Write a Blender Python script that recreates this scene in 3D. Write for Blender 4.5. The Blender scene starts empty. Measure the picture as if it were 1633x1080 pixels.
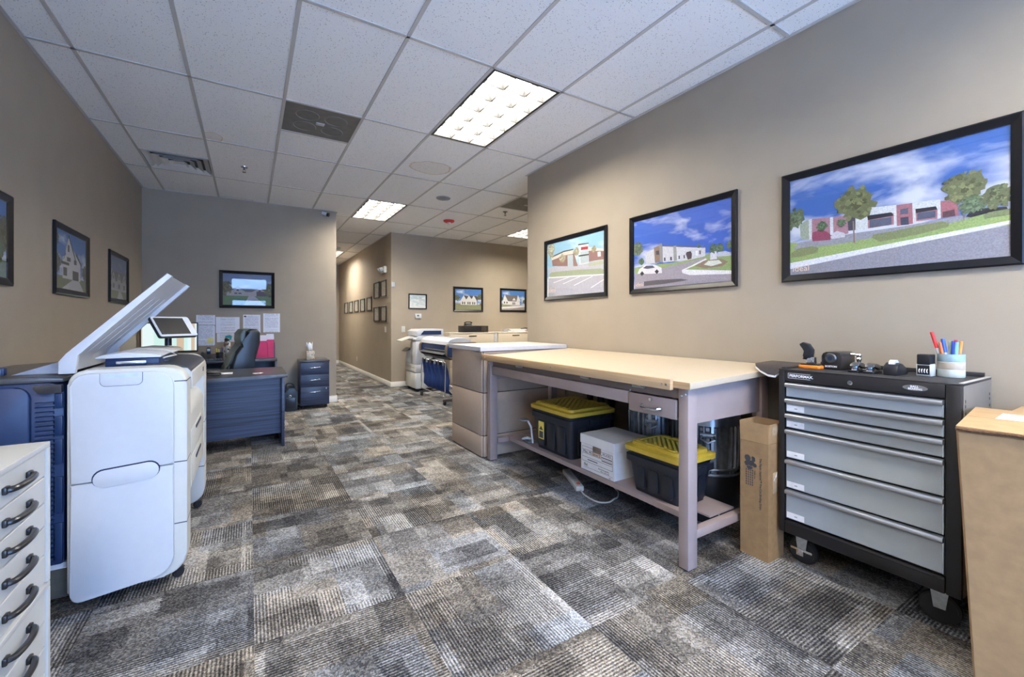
import bpy, bmesh, math, random
from mathutils import Vector, Matrix
random.seed(7)
PI = math.pi
scene = bpy.context.scene
C = scene.collection

# ---------------------------------------------------------------- camera
cam_d = bpy.data.cameras.new('camera')
cam = bpy.data.objects.new('camera', cam_d); C.objects.link(cam)
cam.location = (0, 0, 1.2745)
cam.rotation_euler = (PI / 2, 0, -0.5389)
cam_d.sensor_width = 36.0
cam_d.lens = 36.0 * 673.74 / 1633.0
cam_d.shift_x = (816.5 - 800.43) / 1633.0
cam_d.shift_y = -(540 - 514.32) / 1633.0
cam_d.clip_start = 0.02
scene.camera = cam

# ---------------------------------------------------------------- sky outside the windows, exposure
world = bpy.data.worlds.new('sky'); scene.world = world
world.use_nodes = True
bg = world.node_tree.nodes['Background']
bg.inputs['Color'].default_value = (0.32, 0.54, 1.0, 1)
bg.inputs['Strength'].default_value = 10.5
vs = scene.view_settings
vs.view_transform = 'Standard'; vs.look = 'None'; vs.gamma = 1.0; vs.use_curve_mapping = False
vs.exposure = 0.74
LAMP_E = 46.0
LAMP_COL = (1.0, 0.92, 0.79)
scene.cycles.max_bounces = 8
scene.cycles.diffuse_bounces = 5
scene.cycles.glossy_bounces = 4
scene.cycles.transparent_max_bounces = 8
scene.cycles.caustics_reflective = False
scene.cycles.caustics_refractive = False
scene.cycles.sample_clamp_indirect = 6.0

CEIL = 3.048
XL, XR = -1.215, 2.885          # side walls of the front office
YB, YE = 7.20, 4.22             # wall behind the desk; end of the right wall
XC, XH = 1.20, 2.40             # hall sides
YF, YH = 8.27, 13.9             # far wall, end of hall
XF = 7.2                        # right side of the far room
Y0 = -2.2                       # window wall behind the camera
GX, GY, SX, SY = -0.9796, 3.7742, 0.6096, 1.2192

# ---------------------------------------------------------------- helpers
def S(r, g, b):
    f = lambda c: (c / 255 / 12.92) if c / 255 <= 0.04045 else ((c / 255 + 0.055) / 1.055) ** 2.4
    return (f(r), f(g), f(b))

def newmat(name):
    m = bpy.data.materials.new(name); m.use_nodes = True
    nt = m.node_tree
    return m, nt, nt.nodes['Principled BSDF']

def mat(name, col, rough=0.5, metal=0.0, var=0.08, vscale=30.0, bump=0.0, bscale=200.0, coat=0.0, spec=0.5, stretch=None, emit=None, trans=0.0):
    """procedural material: a colour with slight noise variation and fine relief"""
    m, nt, p = newmat(name)
    tc = nt.nodes.new('ShaderNodeTexCoord')
    src = tc.outputs['Object']
    if stretch:
        mp = nt.nodes.new('ShaderNodeMapping'); mp.inputs['Scale'].default_value = stretch
        nt.links.new(src, mp.inputs['Vector']); src = mp.outputs['Vector']
    n = nt.nodes.new('ShaderNodeTexNoise'); n.inputs['Scale'].default_value = vscale; n.inputs['Detail'].default_value = 3
    nt.links.new(src, n.inputs['Vector'])
    r = nt.nodes.new('ShaderNodeValToRGB')
    lo = tuple(max(0, c * (1 - var)) for c in col); hi = tuple(min(1, c * (1 + var)) for c in col)
    r.color_ramp.elements[0].color = (*lo, 1); r.color_ramp.elements[0].position = 0.3
    r.color_ramp.elements[1].color = (*hi, 1); r.color_ramp.elements[1].position = 0.7
    nt.links.new(n.outputs['Fac'], r.inputs['Fac']); nt.links.new(r.outputs['Color'], p.inputs['Base Color'])
    p.inputs['Roughness'].default_value = rough; p.inputs['Metallic'].default_value = metal
    p.inputs['Coat Weight'].default_value = coat; p.inputs['Specular IOR Level'].default_value = spec
    p.inputs['Transmission Weight'].default_value = trans
    if bump:
        b = nt.nodes.new('ShaderNodeTexNoise'); b.inputs['Scale'].default_value = bscale; b.inputs['Detail'].default_value = 2
        nt.links.new(src, b.inputs['Vector'])
        bn = nt.nodes.new('ShaderNodeBump'); bn.inputs['Strength'].default_value = bump; bn.inputs['Distance'].default_value = 0.002
        nt.links.new(b.outputs['Fac'], bn.inputs['Height']); nt.links.new(bn.outputs['Normal'], p.inputs['Normal'])
    if emit:
        p.inputs['Emission Color'].default_value = (*emit[0], 1); p.inputs['Emission Strength'].default_value = emit[1]
    return m

def mth(nt, op, a, b=None, c=None):
    n = nt.nodes.new('ShaderNodeMath'); n.operation = op
    for i, v in enumerate((a, b, c)):
        if v is None: continue
        if isinstance(v, (int, float)): n.inputs[i].default_value = v
        else: nt.links.new(v, n.inputs[i])
    return n.outputs[0]

def BM(): return bmesh.new()

def box(b, x0, x1, y0, y1, z0, z1, bev=0.0, seg=2, M=None):
    mtx = Matrix.Translation(((x0+x1)/2, (y0+y1)/2, (z0+z1)/2)) @ Matrix.Diagonal((x1-x0, y1-y0, z1-z0, 1))
    if bev:
        t = bmesh.new(); bmesh.ops.create_cube(t, size=1, matrix=mtx)
        bev = min(bev, 0.49*min(abs(x1-x0), abs(y1-y0), abs(z1-z0)))
        bmesh.ops.bevel(t, geom=t.edges[:], offset=bev, segments=seg, affect='EDGES', profile=0.5)
        merge(b, t, M)
    else:
        r = bmesh.ops.create_cube(b, size=1, matrix=(M @ mtx) if M else mtx)
    return b

def merge(b, t, M=None):
    vm = {}
    for v in t.verts: vm[v] = b.verts.new((M @ v.co) if M else v.co)
    for f in t.faces:
        try: b.faces.new([vm[v] for v in f.verts])
        except ValueError: pass
    t.free()

def ring_faces(b, r0, r1, closed=True):
    n = len(r0)
    for i in range(n if closed else n-1):
        j = (i+1) % n
        b.faces.new((r0[i], r0[j], r1[j], r1[i]))

def cyl(b, p0, p1, r, seg=14, r2=None, cap=True):
    p0, p1 = Vector(p0), Vector(p1); d = (p1-p0).normalized()
    u = d.orthogonal().normalized(); w = d.cross(u)
    r2 = r if r2 is None else r2
    A = [b.verts.new(p0 + (u*math.cos(2*PI*i/seg) + w*math.sin(2*PI*i/seg))*r) for i in range(seg)]
    B = [b.verts.new(p1 + (u*math.cos(2*PI*i/seg) + w*math.sin(2*PI*i/seg))*r2) for i in range(seg)]
    ring_faces(b, A, B)
    if cap: b.faces.new(A[::-1]); b.faces.new(B)
    return b

def tube(b, pts, r, seg=8, closed=False):
    P = [Vector(p) for p in pts]; n = len(P); rings = []
    up = None
    for i in range(n):
        if closed: d = (P[(i+1) % n] - P[i-1])
        else: d = (P[min(i+1, n-1)] - P[max(i-1, 0)])
        d.normalize()
        if up is None: up = d.orthogonal().normalized()
        u = (up - d*up.dot(d))
        u = u.normalized() if u.length > 1e-6 else d.orthogonal().normalized()
        up = u; w = d.cross(u)
        rr = r[i] if isinstance(r, (list, tuple)) else r
        rings.append([b.verts.new(P[i] + (u*math.cos(2*PI*k/seg) + w*math.sin(2*PI*k/seg))*rr) for k in range(seg)])
    for i in range(n-1): ring_faces(b, rings[i], rings[i+1])
    if closed: ring_faces(b, rings[-1], rings[0])
    else:
        b.faces.new(rings[0][::-1]); b.faces.new(rings[-1])
    return b

def lathe(b, prof, seg=24, c=(0, 0), sx=1.0, sy=1.0):
    rings = []
    for r, z in prof:
        if r < 1e-5: rings.append([b.verts.new((c[0], c[1], z))])
        else: rings.append([b.verts.new((c[0]+sx*r*math.cos(2*PI*i/seg), c[1]+sy*r*math.sin(2*PI*i/seg), z)) for i in range(seg)])
    for a, d in zip(rings, rings[1:]):
        if len(a) == 1 and len(d) == 1: continue
        if len(a) == 1:
            for i in range(seg): b.faces.new((a[0], d[(i+1) % seg], d[i]))
        elif len(d) == 1:
            for i in range(seg): b.faces.new((a[i], a[(i+1) % seg], d[0]))
        else: ring_faces(b, a, d)
    return b

def pt(axis, a, p):
    return (a, p[0], p[1]) if axis == 'x' else ((p[0], a, p[1]) if axis == 'y' else (p[0], p[1], a))

def prism(b, poly, axis, a0, a1, bev=0.0, seg=2, M=None):
    t = bmesh.new()
    A = [t.verts.new(pt(axis, a0, p)) for p in poly]; B = [t.verts.new(pt(axis, a1, p)) for p in poly]
    ring_faces(t, A, B)
    f0 = t.faces.new(A[::-1]); f1 = t.faces.new(B)
    if bev:
        es = list(set(f0.edges[:] + f1.edges[:]))
        bmesh.ops.bevel(t, geom=es, offset=bev, segments=seg, affect='EDGES', profile=0.5)
    bmesh.ops.recalc_face_normals(t, faces=t.faces[:])
    merge(b, t, M)
    return b

def rpoly(a0, a1, b0, b1, r, seg=5):
    """rounded rectangle; r is one radius or four (a0b0, a1b0, a1b1, a0b1)"""
    rs = r if isinstance(r, (list, tuple)) else (r, r, r, r)
    cs = [(a0, b0, 1, 1, PI), (a1, b0, -1, 1, 1.5*PI), (a1, b1, -1, -1, 0), (a0, b1, 1, -1, .5*PI)]
    out = []
    for (ca, cb, sa, sb, st), q in zip(cs, rs):
        if q < 1e-6: out.append((ca, cb)); continue
        for k in range(seg+1):
            t = st + .5*PI*k/seg
            out.append((ca + sa*q + q*math.cos(t), cb + sb*q + q*math.sin(t)))
    return out

def ball(b, c, r, s=(1, 1, 1), seg=14):
    M = Matrix.Translation(c) @ Matrix.Diagonal((r*s[0], r*s[1], r*s[2], 1))
    bmesh.ops.create_uvsphere(b, u_segments=seg, v_segments=max(6, seg//2+2), radius=1, matrix=M)
    return b

def torus(b, c, R, r, axis='z', seg=24, s2=8):
    pts = []
    for i in range(seg):
        a = 2*PI*i/seg; p = (R*math.cos(a), R*math.sin(a))
        q = pt(axis, 0, p); pts.append((c[0]+q[0], c[1]+q[1], c[2]+q[2]))
    return tube(b, pts, r, s2, closed=True)

INV = {}
def finish(name, b, m, smooth=35):
    bmesh.ops.recalc_face_normals(b, faces=b.faces[:])
    me = bpy.data.meshes.new(name); b.to_mesh(me); b.free()
    ms = m if isinstance(m, (list, tuple)) else [m]
    for k in ms: me.materials.append(k)
    if smooth:
        me.polygons.foreach_set('use_smooth', [True]*len(me.polygons))
        me.set_sharp_from_angle(angle=math.radians(smooth))
    return me

def root(o):
    while o.parent: o = o.parent
    return o

def obj(name, b, m, parent=None, label=None, local=False, smooth=35):
    """one bmesh -> one mesh object. Parts are modelled in place and moved into their thing's frame."""
    if parent is not None:
        if not local: bmesh.ops.transform(b, matrix=INV[root(parent)], verts=b.verts[:])
        o = bpy.data.objects.new(name, finish(name, b, m, smooth)); C.objects.link(o); o.parent = parent
    else:
        xs = [v.co for v in b.verts]
        c = Vector(((min(v.x for v in xs)+max(v.x for v in xs))/2, (min(v.y for v in xs)+max(v.y for v in xs))/2, min(v.z for v in xs)))
        bmesh.ops.translate(b, vec=-c, verts=b.verts[:])
        o = bpy.data.objects.new(name, finish(name, b, m, smooth)); C.objects.link(o); o.location = c
        INV[o] = Matrix.Translation(-c)
    if label: o['label'] = label
    return o

def tag(o, label, cat, group=None):
    o['label'] = label; o['category'] = cat
    if group: o['group'] = group
    return o

def thing(name, label, cat, loc=(0, 0, 0), rotz=0.0, group=None):
    o = bpy.data.objects.new(name, None); C.objects.link(o)
    o.location = loc; o.rotation_euler = (0, 0, rotz); o.empty_display_size = 0.1
    INV[o] = (Matrix.Translation(loc) @ Matrix.Rotation(rotz, 4, 'Z')).inverted()
    return tag(o, label, cat, group)

def struct(name, b, m, parent=None, smooth=35):
    o = obj(name, b, m, parent, smooth=smooth)
    if parent is None: o['kind'] = 'structure'
    return o

def share(name, me, loc, parent, rotz=0.0):
    """another object on shared mesh data, placed in world space under its parent"""
    o = bpy.data.objects.new(name, me); C.objects.link(o); o.parent = parent
    M = INV[root(parent)] @ Matrix.Translation(loc) @ Matrix.Rotation(rotz, 4, 'Z')
    o.location = M.to_translation(); o.rotation_euler = M.to_euler()
    return o

def copy_tree(o, parent=None):
    c = o.copy(); C.objects.link(c); c.parent = parent
    if parent is None: INV[c] = INV.get(o)
    for ch in list(o.children): copy_tree(ch, c)
    return c

def text(body, size, M, m, parent, name='lettering', depth=0.0004, align='LEFT', bold=0.0, sx=1.0):
    """flat lettering as mesh, M places the text plane in world space"""
    cu = bpy.data.curves.new(name, 'FONT'); cu.body = body; cu.size = size; cu.extrude = depth
    cu.align_x = align; cu.align_y = 'CENTER'; cu.offset = bold; cu.resolution_u = 2
    t = bpy.data.objects.new('tmp', cu); C.objects.link(t)
    bpy.context.view_layer.update()
    dg = bpy.context.evaluated_depsgraph_get()
    me = bpy.data.meshes.new_from_object(t.evaluated_get(dg))
    bpy.data.objects.remove(t); bpy.data.curves.remove(cu)
    me.name = name
    me.transform(INV[root(parent)] @ M @ Matrix.Diagonal((sx, 1, 1, 1)))
    me.materials.clear(); me.materials.append(m)
    o = bpy.data.objects.new(name, me); C.objects.link(o); o.parent = parent
    return o

def plane_M(origin, right, up):
    r = Vector(right).normalized(); u = Vector(up).normalized(); n = r.cross(u)
    return Matrix(((r.x, u.x, n.x, origin[0]), (r.y, u.y, n.y, origin[1]), (r.z, u.z, n.z, origin[2]), (0, 0, 0, 1)))

# ---------------------------------------------------------------- materials
def wall_paint(name, col):
    return mat(name, col, rough=0.62, var=0.03, vscale=4, bump=0.25, bscale=260, spec=0.35)
m_wall = wall_paint('beige_wall_paint', S(156, 145, 130))
m_white_trim = mat('white_trim_paint', S(232, 230, 224), 0.4, var=0.02)
m_black_pl = mat('black_plastic', (0.012, 0.013, 0.017), 0.35, bump=0.05)
m_bluecast_pl = mat('black_plastic_blue_cast', (0.006, 0.026, 0.095), 0.38, bump=0.04)  # black plastic with the blue daylight cast put into its base colour
m_rubber = mat('black_rubber', (0.010, 0.010, 0.012), 0.5, bump=0.1)
m_white_pl = mat('white_plastic', S(194, 198, 205), 0.38, var=0.015)
m_cream_pl = mat('offwhite_plastic', S(198, 198, 193), 0.4, var=0.015)
m_seam = mat('dark_seam', (0.012, 0.02, 0.06), 0.5)
m_chrome = mat('chrome', (0.75, 0.76, 0.78), 0.18, 1.0, var=0.03)
m_zinc = mat('zinc_plate', (0.55, 0.60, 0.62), 0.32, 1.0, var=0.12, vscale=60)
m_alu = mat('brushed_aluminium', (0.62, 0.64, 0.67), 0.33, 1.0, var=0.06, vscale=20, stretch=(60, 1, 60))
m_paper = mat('white_paper', S(236, 238, 244), 0.7, var=0.02)
m_ink = mat('dark_ink', (0.05, 0.055, 0.07), 0.6)
m_grey_ink = mat('grey_ink', (0.34, 0.36, 0.42), 0.6)
m_glass = None
def make_glass():
    m, nt, p = newmat('clear_glass')
    out = nt.nodes['Material Output']
    tr = nt.nodes.new('ShaderNodeBsdfTransparent'); gl = nt.nodes.new('ShaderNodeBsdfGlossy'); gl.inputs['Roughness'].default_value = 0.02
    fr = nt.nodes.new('ShaderNodeFresnel'); ge = nt.nodes.new('ShaderNodeNewGeometry')
    nt.links.new(mth(nt, 'SUBTRACT', 1.5, mth(nt, 'MULTIPLY', ge.outputs['Backfacing'], 1.5 - 1/1.5)), fr.inputs['IOR'])
    mx = nt.nodes.new('ShaderNodeMixShader')
    nt.links.new(fr.outputs[0], mx.inputs[0]); nt.links.new(tr.outputs[0], mx.inputs[1]); nt.links.new(gl.outputs[0], mx.inputs[2])
    nt.links.new(mx.outputs[0], out.inputs['Surface'])
    return m
m_glass = make_glass()

CT, COX, COY = 0.6096, 0.0174, 0.1032
def carpet():
    """24-inch carpet tiles laid quarter-turn: pile rows and soft tone patches turn from tile to tile"""
    m, nt, p = newmat('patchwork_carpet')
    L = nt.links.new
    g = nt.nodes.new('ShaderNodeNewGeometry')
    sp = nt.nodes.new('ShaderNodeSeparateXYZ'); L(g.outputs['Position'], sp.inputs[0])
    A = lambda a, b: mth(nt, 'ADD', a, b)
    Mu = lambda a, b: mth(nt, 'MULTIPLY', a, b)
    X = mth(nt, 'DIVIDE', mth(nt, 'SUBTRACT', sp.outputs['X'], COX), CT); Y = mth(nt, 'DIVIDE', mth(nt, 'SUBTRACT', sp.outputs['Y'], COY), CT)
    I, J = mth(nt, 'FLOOR', X), mth(nt, 'FLOOR', Y)
    fx, fy = mth(nt, 'SUBTRACT', X, I), mth(nt, 'SUBTRACT', Y, J)
    par = mth(nt, 'ABSOLUTE', mth(nt, 'MODULO', A(I, J), 2.0))
    ip = mth(nt, 'SUBTRACT', 1.0, par)
    nz = nt.nodes.new('ShaderNodeTexNoise'); nz.inputs['Scale'].default_value = 90; nz.inputs['Detail'].default_value = 2; L(g.outputs['Position'], nz.inputs['Vector'])
    fz = Mu(mth(nt, 'SUBTRACT', nz.outputs['Fac'], 0.5), 0.045)
    U0 = A(Mu(fx, ip), Mu(fy, par)); V0 = A(Mu(fy, ip), Mu(fx, par)); U = A(U0, fz); V = A(V0, fz)
    def cell(su, sv, k, stag):
        cj = mth(nt, 'FLOOR', A(Mu(V, sv), k*.37))
        h = nt.nodes.new('ShaderNodeTexWhiteNoise'); h.noise_dimensions = '3D'
        cb0 = nt.nodes.new('ShaderNodeCombineXYZ'); L(A(Mu(I, 3.7), cj), cb0.inputs[0]); L(A(Mu(J, 5.3), k), cb0.inputs[1]); L(cb0.outputs[0], h.inputs['Vector'])
        ci = mth(nt, 'FLOOR', A(Mu(U, su), Mu(h.outputs['Value'], stag)))
        cb = nt.nodes.new('ShaderNodeCombineXYZ'); L(A(Mu(I, 17.0), ci), cb.inputs[0]); L(A(Mu(J, 29.0), cj), cb.inputs[1]); cb.inputs[2].default_value = k
        w = nt.nodes.new('ShaderNodeTexWhiteNoise'); w.noise_dimensions = '3D'; L(cb.outputs[0], w.inputs['Vector'])
        return w.outputs['Value']
    a = cell(2.0, 4.0, 1.0, 1.0); c = cell(4.0, 3.0, 2.0, 1.5); d = cell(1.0, 2.0, 3.0, 0.0); e = cell(6.0, 7.0, 4.0, 1.0)
    v = A(A(Mu(a, 0.34), Mu(c, 0.26)), A(Mu(d, 0.22), Mu(e, 0.18)))
    hue = cell(1.6, 2.0, 5.0, 1.0)
    rsel = mth(nt, 'GREATER_THAN', cell(2.0, 3.0, 6.0, 1.0), 0.30)
    wob = Mu(nz.outputs['Fac'], 0.006)
    rib = mth(nt, 'SINE', Mu(A(V0, wob), 2*PI*46))
    dash = mth(nt, 'SINE', Mu(A(U0, Mu(V0, 9.0)), 2*PI*40))
    ribamp = Mu(A(rib, Mu(dash, .35)), rsel)
    n2 = nt.nodes.new('ShaderNodeTexVoronoi'); n2.inputs['Scale'].default_value = 165; L(g.outputs['Position'], n2.inputs['Vector'])
    col = nt.nodes.new('ShaderNodeSeparateColor'); L(n2.outputs['Color'], col.inputs[0])
    speck = mth(nt, 'SUBTRACT', col.outputs[0], 0.5)
    t = A(A(Mu(v, 0.70), 0.125), A(Mu(speck, 0.34), Mu(ribamp, 0.17)))
    r = nt.nodes.new('ShaderNodeValToRGB'); cr = r.color_ramp
    cr.elements[0].position = 0.12; cr.elements[0].color = (0.018, 0.018, 0.022, 1)
    cr.elements[1].position = 0.92; cr.elements[1].color = (0.60, 0.60, 0.60, 1)
    for pos, cc in ((0.34, (0.070, 0.070, 0.072)), (0.50, (0.150, 0.148, 0.145)), (0.68, (0.30, 0.30, 0.30))):
        q = cr.elements.new(pos); q.color = (*cc, 1)
    L(t, r.inputs['Fac'])
    mx = nt.nodes.new('ShaderNodeMix'); mx.data_type = 'RGBA'; mx.blend_type = 'MULTIPLY'; mx.inputs['Factor'].default_value = 1.0
    r2 = nt.nodes.new('ShaderNodeValToRGB'); r2.color_ramp.elements[0].color = (1.10, 0.95, 0.74, 1); r2.color_ramp.elements[1].color = (0.86, 0.98, 1.16, 1)
    L(A(Mu(hue, .6), Mu(col.outputs[1], .4)), r2.inputs['Fac']); L(r.outputs['Color'], mx.inputs[6]); L(r2.outputs['Color'], mx.inputs[7])
    L(mx.outputs[2], p.inputs['Base Color'])
    p.inputs['Roughness'].default_value = 0.95; p.inputs['Specular IOR Level'].default_value = 0.1
    bn = nt.nodes.new('ShaderNodeBump'); bn.inputs['Strength'].default_value = 0.6; bn.inputs['Distance'].default_value = 0.004
    L(A(Mu(ribamp, 0.4), speck), bn.inputs['Height']); L(bn.outputs['Normal'], p.inputs['Normal'])
    return m
m_carpet = carpet()

def ceiling_tile(name, stain=None):
    """white mineral-fibre tile with pits; stain = list of (x, y, rx, ry, ring?) in world metres"""
    m, nt, p = newmat(name); L = nt.links.new
    g = nt.nodes.new('ShaderNodeNewGeometry')
    v = nt.nodes.new('ShaderNodeTexVoronoi'); v.inputs['Scale'].default_value = 95; L(g.outputs['Position'], v.inputs['Vector'])
    n = nt.nodes.new('ShaderNodeTexNoise'); n.inputs['Scale'].default_value = 24; n.inputs['Detail'].default_value = 3; L(g.outputs['Position'], n.inputs['Vector'])
    col = nt.nodes.new('ShaderNodeSeparateColor'); L(v.outputs['Color'], col.inputs[0])
    rad = mth(nt, 'MULTIPLY', col.outputs[1], 0.34)
    pit = mth(nt, 'MULTIPLY', mth(nt, 'LESS_THAN', v.outputs['Distance'], rad), mth(nt, 'GREATER_THAN', col.outputs[0], 0.35))
    v2 = nt.nodes.new('ShaderNodeTexVoronoi'); v2.inputs['Scale'].default_value = 260; L(g.outputs['Position'], v2.inputs['Vector'])
    c2 = nt.nodes.new('ShaderNodeSeparateColor'); L(v2.outputs['Color'], c2.inputs[0])
    pit2 = mth(nt, 'MULTIPLY', mth(nt, 'LESS_THAN', v2.outputs['Distance'], 0.3), mth(nt, 'GREATER_THAN', c2.outputs[0], 0.6))
    dark = mth(nt, 'MINIMUM', mth(nt, 'ADD', mth(nt, 'MULTIPLY', pit, 0.75), mth(nt, 'MULTIPLY', pit2, 0.35)), 0.9)
    mx = nt.nodes.new('ShaderNodeMix'); mx.data_type = 'RGBA'
    L(dark, mx.inputs['Factor']); mx.inputs[6].default_value = (0.91, 0.905, 0.89, 1); mx.inputs[7].default_value = (0.34, 0.32, 0.30, 1)
    out = mx.outputs[2]
    if stain:
        sp = nt.nodes.new('ShaderNodeSeparateXYZ'); L(g.outputs['Position'], sp.inputs[0])
        n3 = nt.nodes.new('ShaderNodeTexNoise'); n3.inputs['Scale'].default_value = 9; L(g.outputs['Position'], n3.inputs['Vector'])
        wob = mth(nt, 'MULTIPLY', mth(nt, 'SUBTRACT', n3.outputs['Fac'], 0.5), 0.35)
        for (sx, sy, rx, ry) in stain:
            dx = mth(nt, 'DIVIDE', mth(nt, 'SUBTRACT', sp.outputs['X'], sx), rx); dy = mth(nt, 'DIVIDE', mth(nt, 'SUBTRACT', sp.outputs['Y'], sy), ry)
            d = mth(nt, 'ADD', mth(nt, 'SQRT', mth(nt, 'ADD', mth(nt, 'MULTIPLY', dx, dx), mth(nt, 'MULTIPLY', dy, dy))), wob)
            ring = mth(nt, 'MAXIMUM', mth(nt, 'SUBTRACT', 1.0, mth(nt, 'MULTIPLY', mth(nt, 'ABSOLUTE', mth(nt, 'SUBTRACT', d, 1.0)), 14)), mth(nt, 'MULTIPLY', mth(nt, 'LESS_THAN', d, 1.0), 0.22))
            m2 = nt.nodes.new('ShaderNodeMix'); m2.data_type = 'RGBA'
            L(mth(nt, 'MULTIPLY', mth(nt, 'MAXIMUM', ring, 0.0), 0.7), m2.inputs['Factor']); L(out, m2.inputs[6]); m2.inputs[7].default_value = (0.42, 0.27, 0.12, 1)
            out = m2.outputs[2]
    L(out, p.inputs['Base Color']); p.inputs['Roughness'].default_value = 0.9; p.inputs['Specular IOR Level'].default_value = 0.15
    bn = nt.nodes.new('ShaderNodeBump'); bn.inputs['Strength'].default_value = 0.5; bn.inputs['Distance'].default_value = 0.002; bn.invert = True
    L(dark, bn.inputs['Height']); L(bn.outputs['Normal'], p.inputs['Normal'])
    return m
m_tile = ceiling_tile('mineral_fibre_tile')
m_tee = mat('white_tee_enamel', (0.50, 0.485, 0.46), 0.45, var=0.02)
# ---------------------------------------------------------------- the setting: floor, walls, ceiling
REG = [(XL, XR, Y0, YE), (XL, XF, YE, YB), (XC, XF, YB, YF), (XC, XH, YF, YH)]
def clip(x0, x1, y0, y1):
    out = []
    for a0, a1, b0, b1 in REG:
        u0, u1, w0, w1 = max(x0, a0), min(x1, a1), max(y0, b0), min(y1, b1)
        if u1-u0 > 0.01 and w1-w0 > 0.01: out.append((u0, u1, w0, w1))
    return out

b = BM()
for a0, a1, b0, b1 in REG: box(b, a0-.1, a1+.1, b0-.1, b1+.1, -0.06, -0.008)
floor = struct('floor', b, mat('screed', (0.2, 0.19, 0.18), 0.9))
cache = {}
def tile_mesh(kind, w, h, m, t, key, bev):
    k = (kind, round(w, 3), round(h, 3), key)
    if k not in cache:
        b = BM(); box(b, -w/2, w/2, -h/2, h/2, 0, t, bev=bev, seg=1); cache[k] = finish(kind, b, m, 0)
    return cache[k]
ct = CT
for i in range(-4, 14):
    for j in range(-6, 26):
        for (a0, a1, b0, b1) in clip(i*ct+COX, (i+1)*ct+COX, j*ct+COY, (j+1)*ct+COY):
            share('carpet_tile', tile_mesh('carpet_tile', a1-a0, b1-b0, m_carpet, 0.008, 0, 0.0006), ((a0+a1)/2, (b0+b1)/2, -0.008), floor)

T = 0.12
def wall(name, x0, x1, y0, y1, z0=-0.06, z1=CEIL+.10, m=None):
    b = BM(); box(b, x0, x1, y0, y1, z0, z1); return struct(name, b, m or m_wall)
wall('wall_left', XL-T, XL, Y0-T, YB+T)
wall('wall_right', XR, XR+T, Y0-T, YE)
wall('wall_back', XL, XC, YB, YB+T)
wall('wall_far', XH, XF+T, YF, YF+T)
wall('wall_hall_left', XC-T, XC, YB+T, YH)
wall('wall_hall_right', XH, XH+T, YF+T, YH)
wall('wall_hall_end', XC-T, XH+T, YH, YH+T)
wall('wall_far_right', XF, XF+T, YE, YF)
wall('wall_far_front', XR+T, XF+T, YE-T, YE)
# street front behind the camera: glass door with a transom, and a large window beside it
OPEN = [(-.55, .55, .0, 2.08), (-.55, .55, 2.35, 2.78), (.95, 2.72, .15, 2.78)]
b = BM()
for r in ((XL, -.55, -.06, CEIL+.10), (.55, .95, -.06, CEIL+.10), (2.72, XR, -.06, CEIL+.10), (-.55, .55, -.06, .0), (-.55, .55, 2.08, 2.35), (-.55, .55, 2.78, CEIL+.10), (.95, 2.72, -.06, .15), (.95, 2.72, 2.78, CEIL+.10)):
    box(b, r[0], r[1], Y0-T, Y0, r[2], r[3])
struct('wall_front', b, m_wall)
m_bronze = mat('bronze_frame', (0.05, 0.04, 0.035), 0.4, 0.6)
for k, (a0, a1, z0, z1) in enumerate(OPEN):
    f = .07 if k == 0 else .05
    b = BM()
    for (u0, u1, w0, w1) in ((a0, a0+f, z0, z1), (a1-f, a1, z0, z1), (a0+f, a1-f, z0, z0+f), (a0+f, a1-f, z1-f, z1)) + (((.5*(a0+a1)-.025, .5*(a0+a1)+.025, z0+f, z1-f),) if k == 2 else ()):
        box(b, u0, u1, Y0-.09, Y0-.03, w0, w1)
    w = struct('door_1' if k == 0 else 'window_%d' % k, b, m_bronze)
    cuts = [(a0+f, .5*(a0+a1)-.025), (.5*(a0+a1)+.025, a1-f)] if k == 2 else [(a0+f, a1-f)]
    for u0, u1 in cuts:
        b = BM(); box(b, u0, u1, Y0-.065, Y0-.059, z0+f, z1-f); obj('pane', b, m_glass, w)
    if k == 0:
        b = BM(); tube(b, [(.42, Y0-.03, .95), (.42, Y0+.03, .95), (.42, Y0+.03, 1.25), (.42, Y0-.03, 1.25)], .011, 8); obj('door_handle', b, m_zinc, w)
    ld = bpy.data.lights.new('sky_portal', 'AREA'); ld.shape = 'RECTANGLE'; ld.size = a1-a0; ld.size_y = z1-z0
    ld.cycles.is_portal = True
    lo = bpy.data.objects.new('sky_portal', ld); C.objects.link(lo); lo.location = ((a0+a1)/2, Y0-T-.02, (z0+z1)/2); lo.rotation_euler = (-PI/2, 0, 0)

def base(name, x0, x1, y0, y1):
    b = BM(); box(b, x0, x1, y0, y1, 0.0, 0.085, bev=0.003); box(b, x0, x1, y0, y1, 0.085, 0.10, bev=0.004); struct(name, b, m_white_trim)
t = 0.014
base('baseboard_back', XL+t, XC, YB-t, YB)
base('baseboard_back_end', XC, XC+t, YB-t, YB+T)
base('baseboard_hall_right', XH-t, XH, YF, YH)
base('baseboard_hall_left', XC, XC+t, YB+T, YH)
base('baseboard_hall_end', XC+t, XH-t, YH-t, YH)
base('baseboard_far', XH-t, XF, YF-t, YF)
base('baseboard_right', XR-t, XR, Y0, YE)
base('baseboard_right_end', XR-t, XR+T, YE, YE+t)
base('baseboard_left', XL, XL+t, Y0, YB)

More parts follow.
